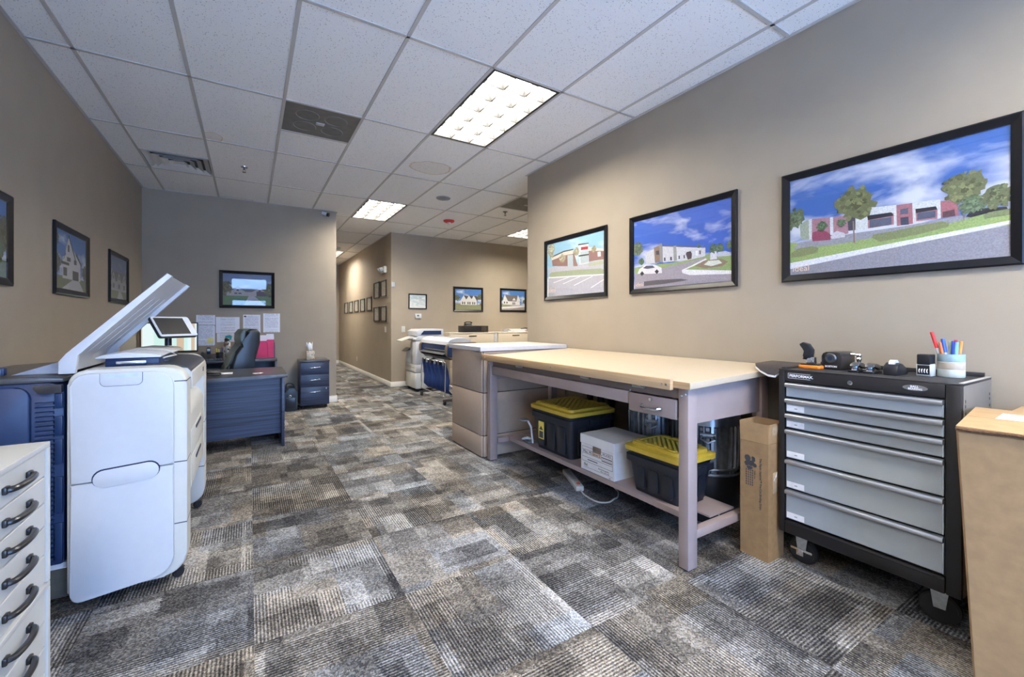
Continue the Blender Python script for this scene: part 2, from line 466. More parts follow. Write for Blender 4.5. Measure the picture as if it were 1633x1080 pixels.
# ceiling: slab above, T-bar grid and tiles below
b = BM()
for a0, a1, b0, b1 in REG: box(b, a0-.1, a1+.1, b0-.1, b1+.1, CEIL+.10, CEIL+.16)
ceiling = struct('ceiling', b, mat('plenum_board', (0.3, 0.3, 0.3), 0.9))
def gx(i): return GX + SX*i
def gy(j): return GY + SY*j
LIGHTS = {(4, -1): 1, (4, 2): 2, (9, 2): 3, (4, 6): 4, (4, -4): 5, (0, -4): 6, (9, 0): 7}
HALF = {(0, 1): 'hi', (2, 0): 'lo', (7, 1): 'lo'}          # cells shared by a half-size device and a half tile
m_st1 = ceiling_tile('stained_tile_ring', [(1.80, 4.60, 0.23, 0.19)])
m_st2 = ceiling_tile('stained_tile_corner', [(-0.30, 4.90, 0.075, 0.11)])
m_st3 = ceiling_tile('stained_tile_edge', [(-0.16, 7.18, 0.20, 0.07)])
STAIN = {(4, 0): (m_st1, 1), (1, 0): (m_st2, 2), (1, 2): (m_st3, 3)}
for i in range(-1, 14):
    for j in range(-5, 9):
        if (i, j) in LIGHTS: continue
        y0, y1 = gy(j), gy(j+1)
        if (i, j) in HALF:
            mid = (y0+y1)/2
            y0, y1 = (y0, mid) if HALF[(i, j)] == 'hi' else (mid, y1)
        mm, key = STAIN.get((i, j), (m_tile, 0))
        for (a0, a1, b0, b1) in clip(gx(i), gx(i+1), y0, y1):
            share('ceiling_tile', tile_mesh('ceiling_tile', a1-a0, b1-b0, mm, 0.016, key, 0), ((a0+a1)/2, (b0+b1)/2, CEIL+.006), ceiling)
tw = 0.012
def tee(x0, x1, y0, y1):
    b = BM(); box(b, x0, x1, y0, y1, CEIL, CEIL+.006, bev=0.001, seg=1); box(b, (x0*.6+x1*.4) if x1-x0 < y1-y0 else x0, (x0*.4+x1*.6) if x1-x0 < y1-y0 else x1, (y0*.6+y1*.4) if x1-x0 > y1-y0 else y0, (y0*.4+y1*.6) if x1-x0 > y1-y0 else y1, CEIL+.006, CEIL+.03)
    obj('grid_tee', b, m_tee, ceiling)
for i in range(0, 14):
    x = gx(i)
    for (a0, a1, b0, b1) in REG:
        if a0 < x < a1: tee(x-tw, x+tw, b0, b1)
for j in range(-4, 9):
    y = gy(j)
    for (a0, a1, b0, b1) in REG:
        if b0 < y < b1: tee(a0, a1, y-tw, y+tw)
for (i, j) in HALF: tee(gx(i)+tw, gx(i+1)-tw, (gy(j)+gy(j+1))/2-tw, (gy(j)+gy(j+1))/2+tw)
def angle(name, x0, x1, y0, y1):
    b = BM(); box(b, x0, x1, y0, y1, CEIL-.002, CEIL+.004); obj(name, b, m_tee, ceiling)
a = 0.022
for r in ((XL, XL+a, Y0, YB), (XR-a, XR, Y0, YE), (XL, XC, YB-a, YB), (XC, XC+a, YB, YH), (XH-a, XH, YF, YH), (XH-a, XF, YF-a, YF), (XR-a, XF, YE, YE+a), (XC, XH, YH-a, YH)):
    angle('wall_angle', *r)

# recessed parabolic lights
m_lens = mat('lit_diffuser', (0.9, 0.9, 0.88), 0.5, emit=(LAMP_COL, LAMP_E))
m_louver = mat('louver_metal', (0.05, 0.05, 0.05), 0.5, var=0.02, spec=0.1)
m_dkgap = mat('light_housing', (0.03, 0.03, 0.03), 0.5)
LNAME = {1: 'recessed grid light with eighteen louver cells above the drafting table', 2: 'recessed ceiling light near the hall opening by the red strobe',
         3: 'recessed ceiling light half hidden behind the corner of the right wall', 4: 'recessed ceiling light inside the narrow hall',
         5: 'recessed ceiling light behind the camera over the aisle', 6: 'recessed ceiling light behind the camera beside the left wall', 7: 'recessed ceiling light in the side room behind the right wall'}
for (i, j), k in LIGHTS.items():
    x0, x1, y0, y1 = gx(i)+tw, gx(i+1)-tw, gy(j)+tw, gy(j+1)-tw
    th = thing('ceiling_light', LNAME[k], 'ceiling light', ((x0+x1)/2, (y0+y1)/2, CEIL), group='recessed ceiling lights')
    b = BM()
    for r in ((x0, x1, y0, y0+.012), (x0, x1, y1-.012, y1), (x0, x0+.012, y0, y1), (x1-.012, x1, y0, y1)): box(b, *r, CEIL-.003, CEIL+.07)
    box(b, x0, x1, y0, y1, CEIL+.07, CEIL+.075); obj('housing', b, m_dkgap, th)
    b = BM(); box(b, x0+.02, x1-.02, y0+.014, y1-.014, CEIL+.050, CEIL+.054); obj('diffuser', b, m_lens, th)
    b = BM()
    for q in range(1, 3):
        xx = x0+(x1-x0)*q/3; prism(b, [(xx-.010, CEIL+.045), (xx+.010, CEIL+.045), (xx+.004, CEIL), (xx-.004, CEIL)], 'y', y0+.014, y1-.014)
    for q in range(1, 6):
        yy = y0+(y1-y0)*q/6; prism(b, [(yy-.010, CEIL+.045), (yy+.010, CEIL+.045), (yy+.004, CEIL+.004), (yy-.004, CEIL+.004)], 'x', x0+.014, x1-.014)
    for r in ((x0+.013, x1-.013, y0+.013, y0+.02), (x0+.013, x1-.013, y1-.02, y1-.013), (x0+.013, x0+.02, y0+.02, y1-.02), (x1-.02, x1-.013, y0+.02, y1-.02)): box(b, *r, CEIL+.0, CEIL+.045)
    obj('louver', b, m_louver, th)

# supply diffuser (concentric louvers) and the two grey return panels
x0, x1, y0, y1 = gx(0)+tw, gx(1)-tw, (gy(1)+gy(2))/2+tw, gy(2)-tw
cx_, cy_ = (x0+x1)/2, (y0+y1)/2
th = thing('air_diffuser', 'square louvered air supply diffuser in the ceiling above the desk', 'air vent', (cx_, cy_, CEIL))
b = BM(); box(b, x0, x1, y0, y1, CEIL+.06, CEIL+.065); obj('plenum_box', b, mat('vent_dark', (0.10, 0.095, 0.09), 0.7), th)
m_vent = mat('vent_enamel', (0.66, 0.64, 0.60), 0.45, var=0.05)
def sq_ring(b, c, h0, z0, h1, z1, th_=.002):
    A = [(-h0, -h0), (h0, -h0), (h0, h0), (-h0, h0)]; D = [(-h1, -h1), (h1, -h1), (h1, h1), (-h1, h1)]
    lo_ = [b.verts.new((c[0]+p[0], c[1]+p[1], z0)) for p in A]; hi_ = [b.verts.new((c[0]+p[0], c[1]+p[1], z1)) for p in D]
    lo2 = [b.verts.new((c[0]+p[0], c[1]+p[1], z0+th_)) for p in A]; hi2 = [b.verts.new((c[0]+p[0], c[1]+p[1], z1+th_)) for p in D]
    ring_faces(b, lo_, hi_); ring_faces(b, lo2, hi2); ring_faces(b, lo_, lo2); ring_faces(b, hi_, hi2)
for q in range(4):
    h = .285-.068*q; b = BM(); sq_ring(b, (cx_, cy_), h, CEIL-.002-.001*q, h-.052, CEIL+.034); obj('louver_blade', b, m_vent, th, smooth=0)
b = BM(); box(b, cx_-.045, cx_+.045, cy_-.045, cy_+.045, CEIL+.010, CEIL+.014); obj('louver_center', b, m_vent, th)
m_ret = mat('grey_return_panel', (0.135, 0.13, 0.12), 0.55, var=0.12, vscale=14)
m_retl = mat('reflected_loop_grey', (0.20, 0.195, 0.185), 0.5)
for (i, j, lab) in ((2, 0, 'dark grey ceiling panel with four faint reflected loops and a small clip'), (7, 1, 'dark grey ceiling panel beyond the corner of the right wall')):
    x0, x1, y0, y1 = gx(i)+tw, gx(i+1)-tw, gy(j)+tw, (gy(j)+gy(j+1))/2-tw
    c = ((x0+x1)/2, (y0+y1)/2)
    th = thing('return_air_panel', lab, 'ceiling panel', (*c, CEIL), group='grey ceiling panels')
    b = BM(); box(b, x0, x1, y0, y1, CEIL+.004, CEIL+.012); obj('panel', b, m_ret, th)
    for sx in (-1, 1):
        for sy in (-1, 1):
            b = BM(); torus(b, (c[0]+sx*.115, c[1]+sy*.115, CEIL+.004), .092, .0035, seg=28, s2=6); obj('reflected_loop', b, m_retl, th)  # loops of a reflection, built as raised rings in a lighter grey
    b = BM(); box(b, c[0]-.035, c[0]+.035, c[1]-.022, c[1]+.022, CEIL-.006, CEIL+.004, bev=.003); obj('clip', b, mat('clip_grey', (.42, .43, .45), .3, .4), th)

# sprinklers, ceiling speaker, alarm strobe, hall detector
m_brass = mat('sprinkler_metal', (0.16, 0.14, 0.12), 0.3, 0.9)
for k, (sx, sy) in enumerate(((-0.05, 5.66), (3.53, 5.80))):
    th = thing('fire_sprinkler', ('pendent fire sprinkler in the ceiling beside the air diffuser', 'pendent fire sprinkler in the ceiling near the right wall corner')[k], 'sprinkler', (sx, sy, CEIL-.06), group='fire sprinklers')
    b = BM(); lathe(b, [(0, CEIL+.007), (.038, CEIL+.007), (.036, CEIL-.002), (.018, CEIL-.006), (0, CEIL-.006)], 18, (sx, sy)); obj('escutcheon', b, m_chrome if k == 0 else m_brass, th)
    b = BM(); cyl(b, (sx, sy, CEIL-.004), (sx, sy, CEIL-.03), .008, 10)
    for s in (-1, 1): tube(b, [(sx+s*.006, sy, CEIL-.022), (sx+s*.014, sy, CEIL-.034), (sx+s*.012, sy, CEIL-.046), (sx, sy, CEIL-.055)], .0025, 6)
    obj('frame_arms', b, m_brass, th)
    b = BM(); cyl(b, (sx, sy, CEIL-.056), (sx, sy, CEIL-.059), .020, 14); obj('deflector', b, m_brass, th)
th = thing('ceiling_speaker', 'round grey ceiling speaker between the two bright lights', 'speaker', (2.375, 5.60, CEIL))
b = BM(); lathe(b, [(0, CEIL-.006), (.085, CEIL-.006), (.092, CEIL-.004), (.092, CEIL+.006), (0, CEIL+.006)], 32, (2.375, 5.60)); obj('grille', b, mat('speaker_grille', (.24, .25, .27), .6, bump=.4, bscale=700), th)
b = BM(); torus(b, (2.375, 5.60, CEIL-.002), .097, .007, seg=36); obj('rim', b, mat('speaker_rim', (.36, .36, .37), .5), th)
th = thing('alarm_strobe', 'red fire alarm strobe on the far ceiling', 'fire alarm', (2.985, 6.79, CEIL-.05))
m_red = mat('alarm_red', (0.50, 0.012, 0.015), 0.35)
b = BM(); lathe(b, [(0, CEIL-.036), (.060, CEIL-.036), (.092, CEIL-.022), (.098, CEIL), (0, CEIL)], 28, (2.985, 6.79)); obj('housing', b, m_red, th)
b = BM(); lathe(b, [(0, CEIL-.060), (.022, CEIL-.058), (.034, CEIL-.045), (.036, CEIL-.034), (0, CEIL-.034)], 18, (2.985, 6.79)); obj('strobe_lens', b, mat('strobe_lens', (.8, .8, .82), .15), th)
b = BM(); lathe(b, [(0, CEIL-.045), (.05, CEIL-.043), (.066, CEIL-.02), (.07, CEIL+.004), (0, CEIL+.004)], 22, (1.80, 10.6)); tag(obj('smoke_detector', b, m_cream_pl), 'pale round smoke detector on the hall ceiling', 'smoke detector')

# security camera on the wall behind the desk
th = thing('security_camera', 'small white and black security camera high on the wall behind the desk', 'security camera', (1.02, YB, 2.985))
b = BM(); cyl(b, (1.03, YB, 2.99), (1.03, YB-.03, 2.99), .032, 18); obj('mount', b, m_white_pl, th)
b = BM(); cyl(b, (.985, YB-.04, 2.995), (1.05, YB-.075, 2.975), .028, 18); tube(b, [(1.03, YB-.02, 2.99), (1.02, YB-.055, 2.985)], .012); obj('body', b, m_white_pl, th)
b = BM(); cyl(b, (1.051, YB-.0755, 2.9745), (1.078, YB-.09, 2.966), .029, 18); obj('lens_hood', b, m_black_pl, th)
# ---------------------------------------------------------------- framed pictures
m_frame = mat('black_frame_lacquer', (0.007, 0.007, 0.009), 0.30, spec=0.35)
def vcol_mat():
    m, nt, p = newmat('printed_ink')
    a = nt.nodes.new('ShaderNodeVertexColor'); a.layer_name = 'ink'
    n = nt.nodes.new('ShaderNodeTexNoise'); n.inputs['Scale'].default_value = 150; n.inputs['Detail'].default_value = 4
    tc = nt.nodes.new('ShaderNodeTexCoord'); nt.links.new(tc.outputs['Object'], n.inputs['Vector'])
    r = nt.nodes.new('ShaderNodeValToRGB'); r.color_ramp.elements[0].color = (.72, .72, .72, 1); r.color_ramp.elements[0].position = .3; r.color_ramp.elements[1].color = (1.2, 1.2, 1.2, 1); r.color_ramp.elements[1].position = .72
    nt.links.new(n.outputs['Fac'], r.inputs['Fac'])
    mx = nt.nodes.new('ShaderNodeMix'); mx.data_type = 'RGBA'; mx.blend_type = 'MULTIPLY'; mx.inputs['Factor'].default_value = .8
    nt.links.new(a.outputs['Color'], mx.inputs[6]); nt.links.new(r.outputs['Color'], mx.inputs[7]); nt.links.new(mx.outputs[2], p.inputs['Base Color'])
    p.inputs['Roughness'].default_value = 0.6
    return m
m_print = vcol_mat()
def sky_mat(name, blue, white, scale, cut, seed, pale=None):
    m, nt, p = newmat(name); L = nt.links.new
    tc = nt.nodes.new('ShaderNodeTexCoord'); mp = nt.nodes.new('ShaderNodeMapping'); L(tc.outputs['UV'], mp.inputs['Vector'])
    mp.inputs['Location'].default_value = (seed, seed*.37, 0); mp.inputs['Scale'].default_value = (scale, scale*1.5, 1)
    n = nt.nodes.new('ShaderNodeTexNoise'); n.inputs['Scale'].default_value = 1.0; n.inputs['Detail'].default_value = 6; n.inputs['Distortion'].default_value = .35; L(mp.outputs['Vector'], n.inputs['Vector'])
    sp = nt.nodes.new('ShaderNodeSeparateXYZ'); L(tc.outputs['UV'], sp.inputs[0])
    t = mth(nt, 'ADD', n.outputs['Fac'], mth(nt, 'MULTIPLY', mth(nt, 'SUBTRACT', .6, sp.outputs['Y']), .35))
    r = nt.nodes.new('ShaderNodeValToRGB'); e = r.color_ramp.elements
    e[0].position = cut-.08; e[0].color = (*blue, 1); e[1].position = cut+.14; e[1].color = (*white, 1)
    q = e.new(cut); q.color = (*(pale or tuple((a*2+c)/3 for a, c in zip(blue, white))), 1)
    L(t, r.inputs['Fac']); L(r.outputs['Color'], p.inputs['Base Color']); p.inputs['Roughness'].default_value = .6
    return m
sky_big = sky_mat('print_sky_blue', (.045, .14, .46), (.66, .70, .80), 3.0, .46, 1.7)
sky_mid = sky_mat('print_sky_deep', (.035, .12, .55), (.74, .78, .90), 3.0, .56, 4.1)
sky_sml = sky_mat('print_sky_pale', (.28, .52, .70), (.70, .76, .76), 2.6, .55, 2.2)
sky_house = sky_mat('print_sky_house', (.06, .20, .55), (.70, .75, .85), 3.5, .55, 6.3)
sky_grey = sky_mat('print_sky_grey', (.16, .22, .38), (.50, .54, .62), 2.5, .58, 9.0)

def blob(r, rng, k=22, jag=.22):
    return [((1+rng.uniform(-jag, jag))*r*math.cos(2*PI*i/k), (1+rng.uniform(-jag, jag))*r*math.sin(2*PI*i/k)) for i in range(k)]

def picture(label, P, right, w, h, sky, shapes, trees=(), name='framed_picture', group=None, fw=.034, inset=.0, depth=.022, mats=None, logo=None, seed=1):
    """P = lower-left outer corner on the wall, right = unit vector along the wall; u, v run over the outer frame"""
    R = Vector(right); U = Vector((0, 0, 1)); N = R.cross(U); P = Vector(P)
    rng = random.Random(seed)
    q = lambda u, v, d: P + R*(u*w) + U*(v*h) + N*d
    th = thing(name, label, 'picture', P + R*(w/2), 0, group)
    fu, fv = fw/w, fw/h
    # four mitred rails
    for (o0, o1, i1, i0) in (((0, 0), (1, 0), (1-fu, fv), (fu, fv)), ((1, 0), (1, 1), (1-fu, 1-fv), (1-fu, fv)), ((1, 1), (0, 1), (fu, 1-fv), (1-fu, 1-fv)), ((0, 1), (0, 0), (fu, fv), (fu, 1-fv))):
        b = BM()
        def lerp(a, c, t): return (a[0]+(c[0]-a[0])*t, a[1]+(c[1]-a[1])*t)
        prof = [(0, .002), (0, depth*.8), (.18, depth), (.45, depth*.82), (.8, depth*.55), (1, depth*.45), (1, .002)]
        A = [b.verts.new(q(*lerp(o0, i0, t), d)) for t, d in prof]; D = [b.verts.new(q(*lerp(o1, i1, t), d)) for t, d in prof]
        ring_faces(b, A, D); b.faces.new(A); b.faces.new(D[::-1]); obj('frame_rail', b, m_frame, th, smooth=20)
    # the print
    b = BM(); uv = b.loops.layers.uv.new('uv'); cl = b.loops.layers.float_color.new('ink')
    def poly(pts, d, col, mi):
        vs_ = [b.verts.new(q(u, v, d)) for u, v in pts]
        try: f = b.faces.new(vs_)
        except ValueError: return
        f.material_index = mi
        for lp, (u, v) in zip(f.loops, pts): lp[uv].uv = (u, v); lp[cl] = (*col, 1)
    e = .6
    cu = lambda u: min(max(u, fu*e), 1-fu*e)
    cv = lambda v: min(max(v, fv*e), 1-fv*e)
    poly([(fu*e, fv*e), (1-fu*e, fv*e), (1-fu*e, 1-fv*e), (fu*e, 1-fv*e)], .004, (1, 1, 1), 0)
    d = .004
    for col, pts in shapes:
        d += .00005; poly([(cu(u), cv(v)) for u, v in pts], d, col, 1)
    for (tu, tv), r, col in trees:
        d += .00005
        asp = h/w
        col = tuple(c*.62 for c in col); poly([(cu(tu+x*asp), cv(tv+y)) for x, y in blob(r*.88, rng, 30, .30)], d, col, 1)
        for k in range(46):
            a, rr = rng.uniform(0, 2*PI), r*rng.uniform(.1, .92); d += .00001
            q_ = rng.choice((.55, .7, 1.3, 1.55)); c2 = tuple(min(1, c*q_) for c in col)
            poly([(cu(tu+(rr*math.cos(a)+x)*asp), cv(tv+rr*math.sin(a)+y)) for x, y in blob(r*rng.uniform(.06, .16), rng, 8, .4)], d, c2, 1)
    zup = d
    pr = obj('print', b, [sky, m_print], th, smooth=0)
    b = BM(); vs_ = [q(fu*.8, fv*.8, depth*.40), q(1-fu*.8, fv*.8, depth*.40), q(1-fu*.8, 1-fv*.8, depth*.40), q(fu*.8, 1-fv*.8, depth*.40)]
    A = [b.verts.new(v) for v in vs_]; D = [b.verts.new(v+N*.0015) for v in vs_]; ring_faces(b, A, D); b.faces.new(A); b.faces.new(D)
    obj('glass', b, m_glass, th, smooth=0)
    if logo:
        for body, u, v, size, m in logo:
            text(body, size, plane_M(q(u, v, zup+.0003), R, U), m, pr, depth=0)
    return th

BIG= [((.33,.45,.16),[(.037,.186),(.037,.371),(.206,.315),(.464,.342),(.955,.38),(.957,.272),(.613,.248),(.037,.161)]),((.33,.34,.4),[(.058,.299),(.099,.356),(.367,.368),(.585,.366),(.802,.38),(.838,.357),(.746,.333),(.432,.306),(.297,.294),(.088,.301)]),((.3,.3,.36),[(.037,.118),(.613,.22),(.957,.272),(.96,.033),(.037,.034)]),((.8,.82,.9),[(.042,.176),(.613,.255),(.957,.301),(.957,.278),(.613,.22),(.042,.126)]),((.36,.42,.33),[(.099,.521),(.148,.555),(.153,.367),(.104,.388)]),((.42,.22,.27),[(.148,.555),(.35,.524),(.35,.372),(.153,.367)]),((.66,.7,.72),[(.148,.552),(.166,.551),(.166,.369),(.151,.369)]),((.66,.7,.72),[(.26,.537),(.275,.535),(.278,.383),(.261,.383)]),((.06,.06,.09),[(.345,.525),(.383,.513),(.387,.392),(.35,.395)]),((.7,.74,.74),[(.383,.543),(.42,.56),(.563,.54),(.563,.386),(.42,.383),(.383,.39)]),((.45,.2,.24),[(.439,.495),(.55,.481),(.551,.39),(.44,.389)]),((.02,.02,.03),[(.436,.496),(.541,.489),(.55,.46),(.44,.458)]),((.1,.12,.18),[(.447,.456),(.541,.452),(.541,.393),(.447,.393)]),((.42,.17,.2),[(.561,.538),(.624,.533),(.627,.374),(.563,.375)]),((.1,.13,.2),[(.577,.5),(.608,.5),(.609,.455),(.577,.46)]),((.05,.06,.1),[(.577,.435),(.609,.434),(.611,.372),(.579,.375)]),((.68,.72,.72),[(.624,.533),(.727,.522),(.73,.383),(.627,.381)]),((.45,.2,.24),[(.637,.462),(.718,.453),(.718,.383),(.639,.388)]),((.02,.02,.03),[(.636,.483),(.713,.477),(.718,.452),(.638,.451)]),((.1,.12,.18),[(.643,.45),(.711,.446),(.711,.396),(.643,.398)]),((.42,.16,.19),[(.727,.509),(.787,.498),(.793,.383),(.73,.383)]),((.7,.73,.73),[(.718,.522),(.729,.52),(.731,.383),(.719,.383)]),((.12,.06,.07),[(.737,.427),(.778,.433),(.781,.385),(.737,.385)]),((.3,.06,.12),[(.166,.388),(.17,.428),(.206,.439),(.243,.419),(.263,.387),(.263,.34),(.17,.35)]),((.62,.62,.68),[(.266,.355),(.271,.393),(.297,.409),(.332,.38),(.334,.346),(.271,.346)]),((.03,.03,.04),[(.817,.369),(.832,.402),(.867,.409),(.944,.395),(.949,.375),(.878,.369),(.832,.358)]),((.24,.28,.13),[(.456,.308),(.464,.335),(.556,.339),(.655,.353),(.734,.36),(.759,.342),(.759,.316),(.655,.289),(.495,.269)]),((.24,.28,.13),[(.052,.267),(.088,.301),(.168,.307),(.201,.284),(.197,.245),(.109,.225),(.052,.225)]),((.22,.27,.13),[(.872,.358),(.889,.375),(.956,.379),(.956,.338),(.878,.334)]),((.28,.2,.16),[(.37,.472),(.377,.47),(.382,.281),(.375,.283)]),((.28,.2,.16),[(.807,.455),(.81,.454),(.812,.342),(.808,.343)])]
BIGT= [((.379,.619),.143,(.26,.29,.13)),((.068,.58),.1,(.2,.27,.14)),((.811,.58),.117,(.27,.3,.14)),((.838,.444),.069,(.22,.32,.18)),((.917,.477),.085,(.24,.28,.14)),((.22,.47),.044,(.16,.28,.14)),((.319,.472),.034,(.16,.26,.14))]
MID= [((.3,.42,.17),[(.053,.343),(.209,.347),(.533,.338),(.774,.379),(.965,.325),(.965,.15),(.547,.193),(.053,.263)]),((.38,.35,.42),[(.053,.263),(.354,.295),(.561,.315),(.787,.352),(.736,.328),(.575,.26),(.547,.211),(.965,.134),(.965,.038),(.053,.053)]),((.85,.86,.92),[(.54,.239),(.616,.271),(.749,.334),(.764,.323),(.644,.266),(.575,.239),(.965,.169),(.965,.134),(.616,.169),(.547,.202)]),((.62,.64,.7),[(.175,.509),(.274,.546),(.282,.364),(.183,.371)]),((.28,.19,.13),[(.266,.557),(.322,.573),(.33,.37),(.277,.368)]),((.28,.29,.28),[(.322,.592),(.35,.591),(.36,.359),(.332,.364)]),((.66,.68,.75),[(.354,.56),(.749,.456),(.746,.36),(.603,.343),(.36,.359)]),((.16,.14,.15),[(.354,.566),(.749,.462),(.749,.452),(.354,.553)]),((.34,.35,.36),[(.46,.533),(.489,.536),(.497,.359),(.467,.357)]),((.1,.07,.08),[(.578,.419),(.589,.439),(.623,.439),(.633,.408),(.63,.356),(.596,.348)]),((.05,.06,.1),[(.369,.414),(.385,.413),(.386,.372),(.371,.372)]),((.05,.06,.1),[(.43,.411),(.448,.41),(.449,.368),(.432,.369)]),((.05,.06,.1),[(.511,.41),(.523,.41),(.524,.37),(.512,.371)]),((.05,.06,.1),[(.558,.408),(.569,.408),(.571,.37),(.559,.371)]),((.05,.06,.1),[(.287,.514),(.319,.512),(.322,.46),(.29,.463)]),((.9,.92,.95),[(.664,.436),(.684,.435),(.685,.38),(.665,.379)]),((.1,.1,.14),[(.697,.433),(.71,.432),(.711,.389),(.698,.388)]),((.75,.77,.85),[(.793,.417),(.838,.416),(.842,.308),(.787,.302)]),((.3,.22,.16),[(.657,.264),(.736,.311),(.872,.311),(.931,.268),(.884,.227),(.749,.224)]),((.75,.8,.75),[(.736,.268),(.774,.304),(.86,.297),(.884,.26),(.799,.241)]),((.8,.8,.84),[(.085,.258),(.106,.315),(.175,.357),(.274,.346),(.346,.296),(.35,.23),(.225,.239)]),((.08,.09,.13),[(.149,.322),(.183,.346),(.255,.338),(.277,.307),(.192,.305)]),((.02,.02,.03),[(.115,.254),(.137,.286),(.161,.252),(.137,.222)]),((.02,.02,.03),[(.274,.26),(.298,.285),(.319,.254),(.298,.225)]),((.55,.6,.75),[(.838,.35),(.854,.383),(.908,.385),(.943,.362),(.943,.327),(.848,.335)]),((.13,.12,.14),[(.158,.15),(.306,.152),(.533,.138),(.603,.115),(.385,.096),(.158,.092)])]
MIDT= [((.089,.576),.095,(.22,.3,.2)),((.132,.409),.049,(.15,.28,.15)),((.818,.429),.053,(.16,.28,.18)),((.866,.427),.049,(.18,.3,.2)),((.948,.441),.045,(.2,.32,.2)),((.694,.481),.024,(.2,.3,.2))]
SML= [((.5,.5,.58),[(.07,.55),(.549,.519),(.963,.524),(.963,.048),(.07,.062)]),((.3,.17,.15),[(.127,.693),(.5,.741),(.573,.492),(.142,.563)]),((.72,.66,.58),[(.127,.706),(.346,.754),(.5,.753),(.5,.694),(.346,.7),(.127,.66)]),((.8,.76,.7),[(.585,.817),(.732,.801),(.737,.51),(.597,.511)]),((.07,.05,.05),[(.578,.825),(.737,.811),(.737,.795),(.578,.806)]),((.08,.06,.06),[(.127,.726),(.346,.774),(.5,.77),(.5,.755),(.346,.754),(.127,.706)]),((.55,.04,.06),[(.621,.769),(.728,.761),(.728,.716),(.621,.725)]),((.45,.55,.6),[(.404,.689),(.495,.683),(.5,.504),(.409,.509)]),((.45,.55,.6),[(.609,.706),(.732,.697),(.732,.522),(.614,.52)]),((.05,.04,.04),[(.585,.653),(.804,.643),(.804,.625),(.59,.633)]),((.32,.18,.16),[(.737,.702),(.949,.672),(.953,.526),(.741,.532)]),((.74,.68,.6),[(.737,.748),(.949,.672),(.949,.646),(.737,.691)]),((.7,.75,.8),[(.864,.646),(.907,.646),(.911,.577),(.869,.579)]),((.36,.42,.27),[(.084,.432),(.127,.464),(.5,.444),(.911,.403),(.957,.38),(.957,.319),(.597,.359),(.099,.387)]),((.45,.5,.35),[(.725,.5),(.825,.512),(.953,.504),(.953,.461),(.737,.464)]),((.85,.85,.88),[(.07,.39),(.953,.32),(.953,.303),(.07,.37)]),((.9,.9,.93),[(.156,.29),(.45,.352),(.46,.343),(.173,.283)]),((.9,.9,.93),[(.32,.251),(.609,.335),(.621,.328),(.336,.245)]),((.9,.9,.93),[(.505,.207),(.793,.314),(.804,.308),(.519,.2)]),((.9,.9,.93),[(.764,.144),(.957,.25),(.961,.239),(.777,.138)])]
SMLT= [((.32,.657),.078,(.62,.58,.4)),((.554,.718),.066,(.66,.6,.4)),((.815,.697),.053,(.64,.58,.38)),((.113,.849),.107,(.66,.66,.5)),((.127,.744),.063,(.6,.6,.45))]

m_tan_ink = mat('tan_ink', S(240, 214, 190), .6)
RW = (0, -1, 0)
picture('largest-looking framed rendering of a brick store with trees, above the tool chest', (XR, 1.375, 1.525), RW, .970, .665, sky_big, BIG, BIGT, group='renderings on the right wall', logo=[('ideal', .060, .115, .05, m_tan_ink)], seed=3, fw=.042)
picture('framed rendering of a grey building with a white car, middle of the right wall', (XR, 2.615, 1.522), RW, .955, .668, sky_mid, MID, MIDT, group='renderings on the right wall', logo=[('ideal', .065, .115, .05, m_tan_ink)], seed=4, fw=.042)
picture('framed pale rendering of a store with parking stripes, nearest the wall end', (XR, 3.865, 1.52), RW, .975, .67, sky_sml, SML, SMLT, group='renderings on the right wall', logo=[('ideal', .065, .165, .075, m_tan_ink), ('DESIGN', .065, .10, .030, m_grey_ink)], seed=5, fw=.042)

def house(white, roof, y0=.3, y1=.6, x0=.2, x1=.8, gables=2, ground=(.22, .27, .15), drive=(.55, .55, .58), win=(.06, .07, .09), garage=None):
    s = [(ground, [(0, 0), (1, 0), (1, y0+.02), (0, y0+.04)])]
    s.append((drive, [(.42, 0), (.85, 0), (.62, y0), (.52, y0)]))
    s.append((white, [(x0, y0), (x1, y0), (x1, y0+(y1-y0)*.55), (x0, y0+(y1-y0)*.55)]))
    s.append((roof, [(x0-.02, y0+(y1-y0)*.5), (x1+.02, y0+(y1-y0)*.5), (x1-.08, y1), (x0+.08, y1)]))
    for g in range(gables):
        c = x0 + (x1-x0)*(g+.5)/gables; hw = (x1-x0)/gables*.33
        s.append((white, [(c-hw, y0), (c+hw, y0), (c+hw, y0+(y1-y0)*.55), (c, y1+.02), (c-hw, y0+(y1-y0)*.55)]))
        s.append((roof, [(c-hw-.02, y0+(y1-y0)*.52), (c, y1), (c, y1+.05), (c-hw-.03, y0+(y1-y0)*.56)]))
        s.append((roof, [(c+hw+.02, y0+(y1-y0)*.52), (c, y1), (c, y1+.05), (c+hw+.03, y0+(y1-y0)*.56)]))
        for dx in (-.45, .1):
            s.append((win, [(c+hw*dx, y0+.05), (c+hw*(dx+.4), y0+.05), (c+hw*(dx+.4), y0+(y1-y0)*.38), (c+hw*dx, y0+(y1-y0)*.38)]))
        s.append((win, [(c-.02, y0+(y1-y0)*.6), (c+.02, y0+(y1-y0)*.6), (c+.02, y0+(y1-y0)*.78), (c-.02, y0+(y1-y0)*.78)]))
    if garage: s.append((garage, [(x1-.26, y0), (x1-.06, y0), (x1-.06, y0+.13), (x1-.26, y0+.13)]))
    return s
WH, DK = (.72, .72, .72), (.05, .045, .045)
TG = (.16, .19, .11)
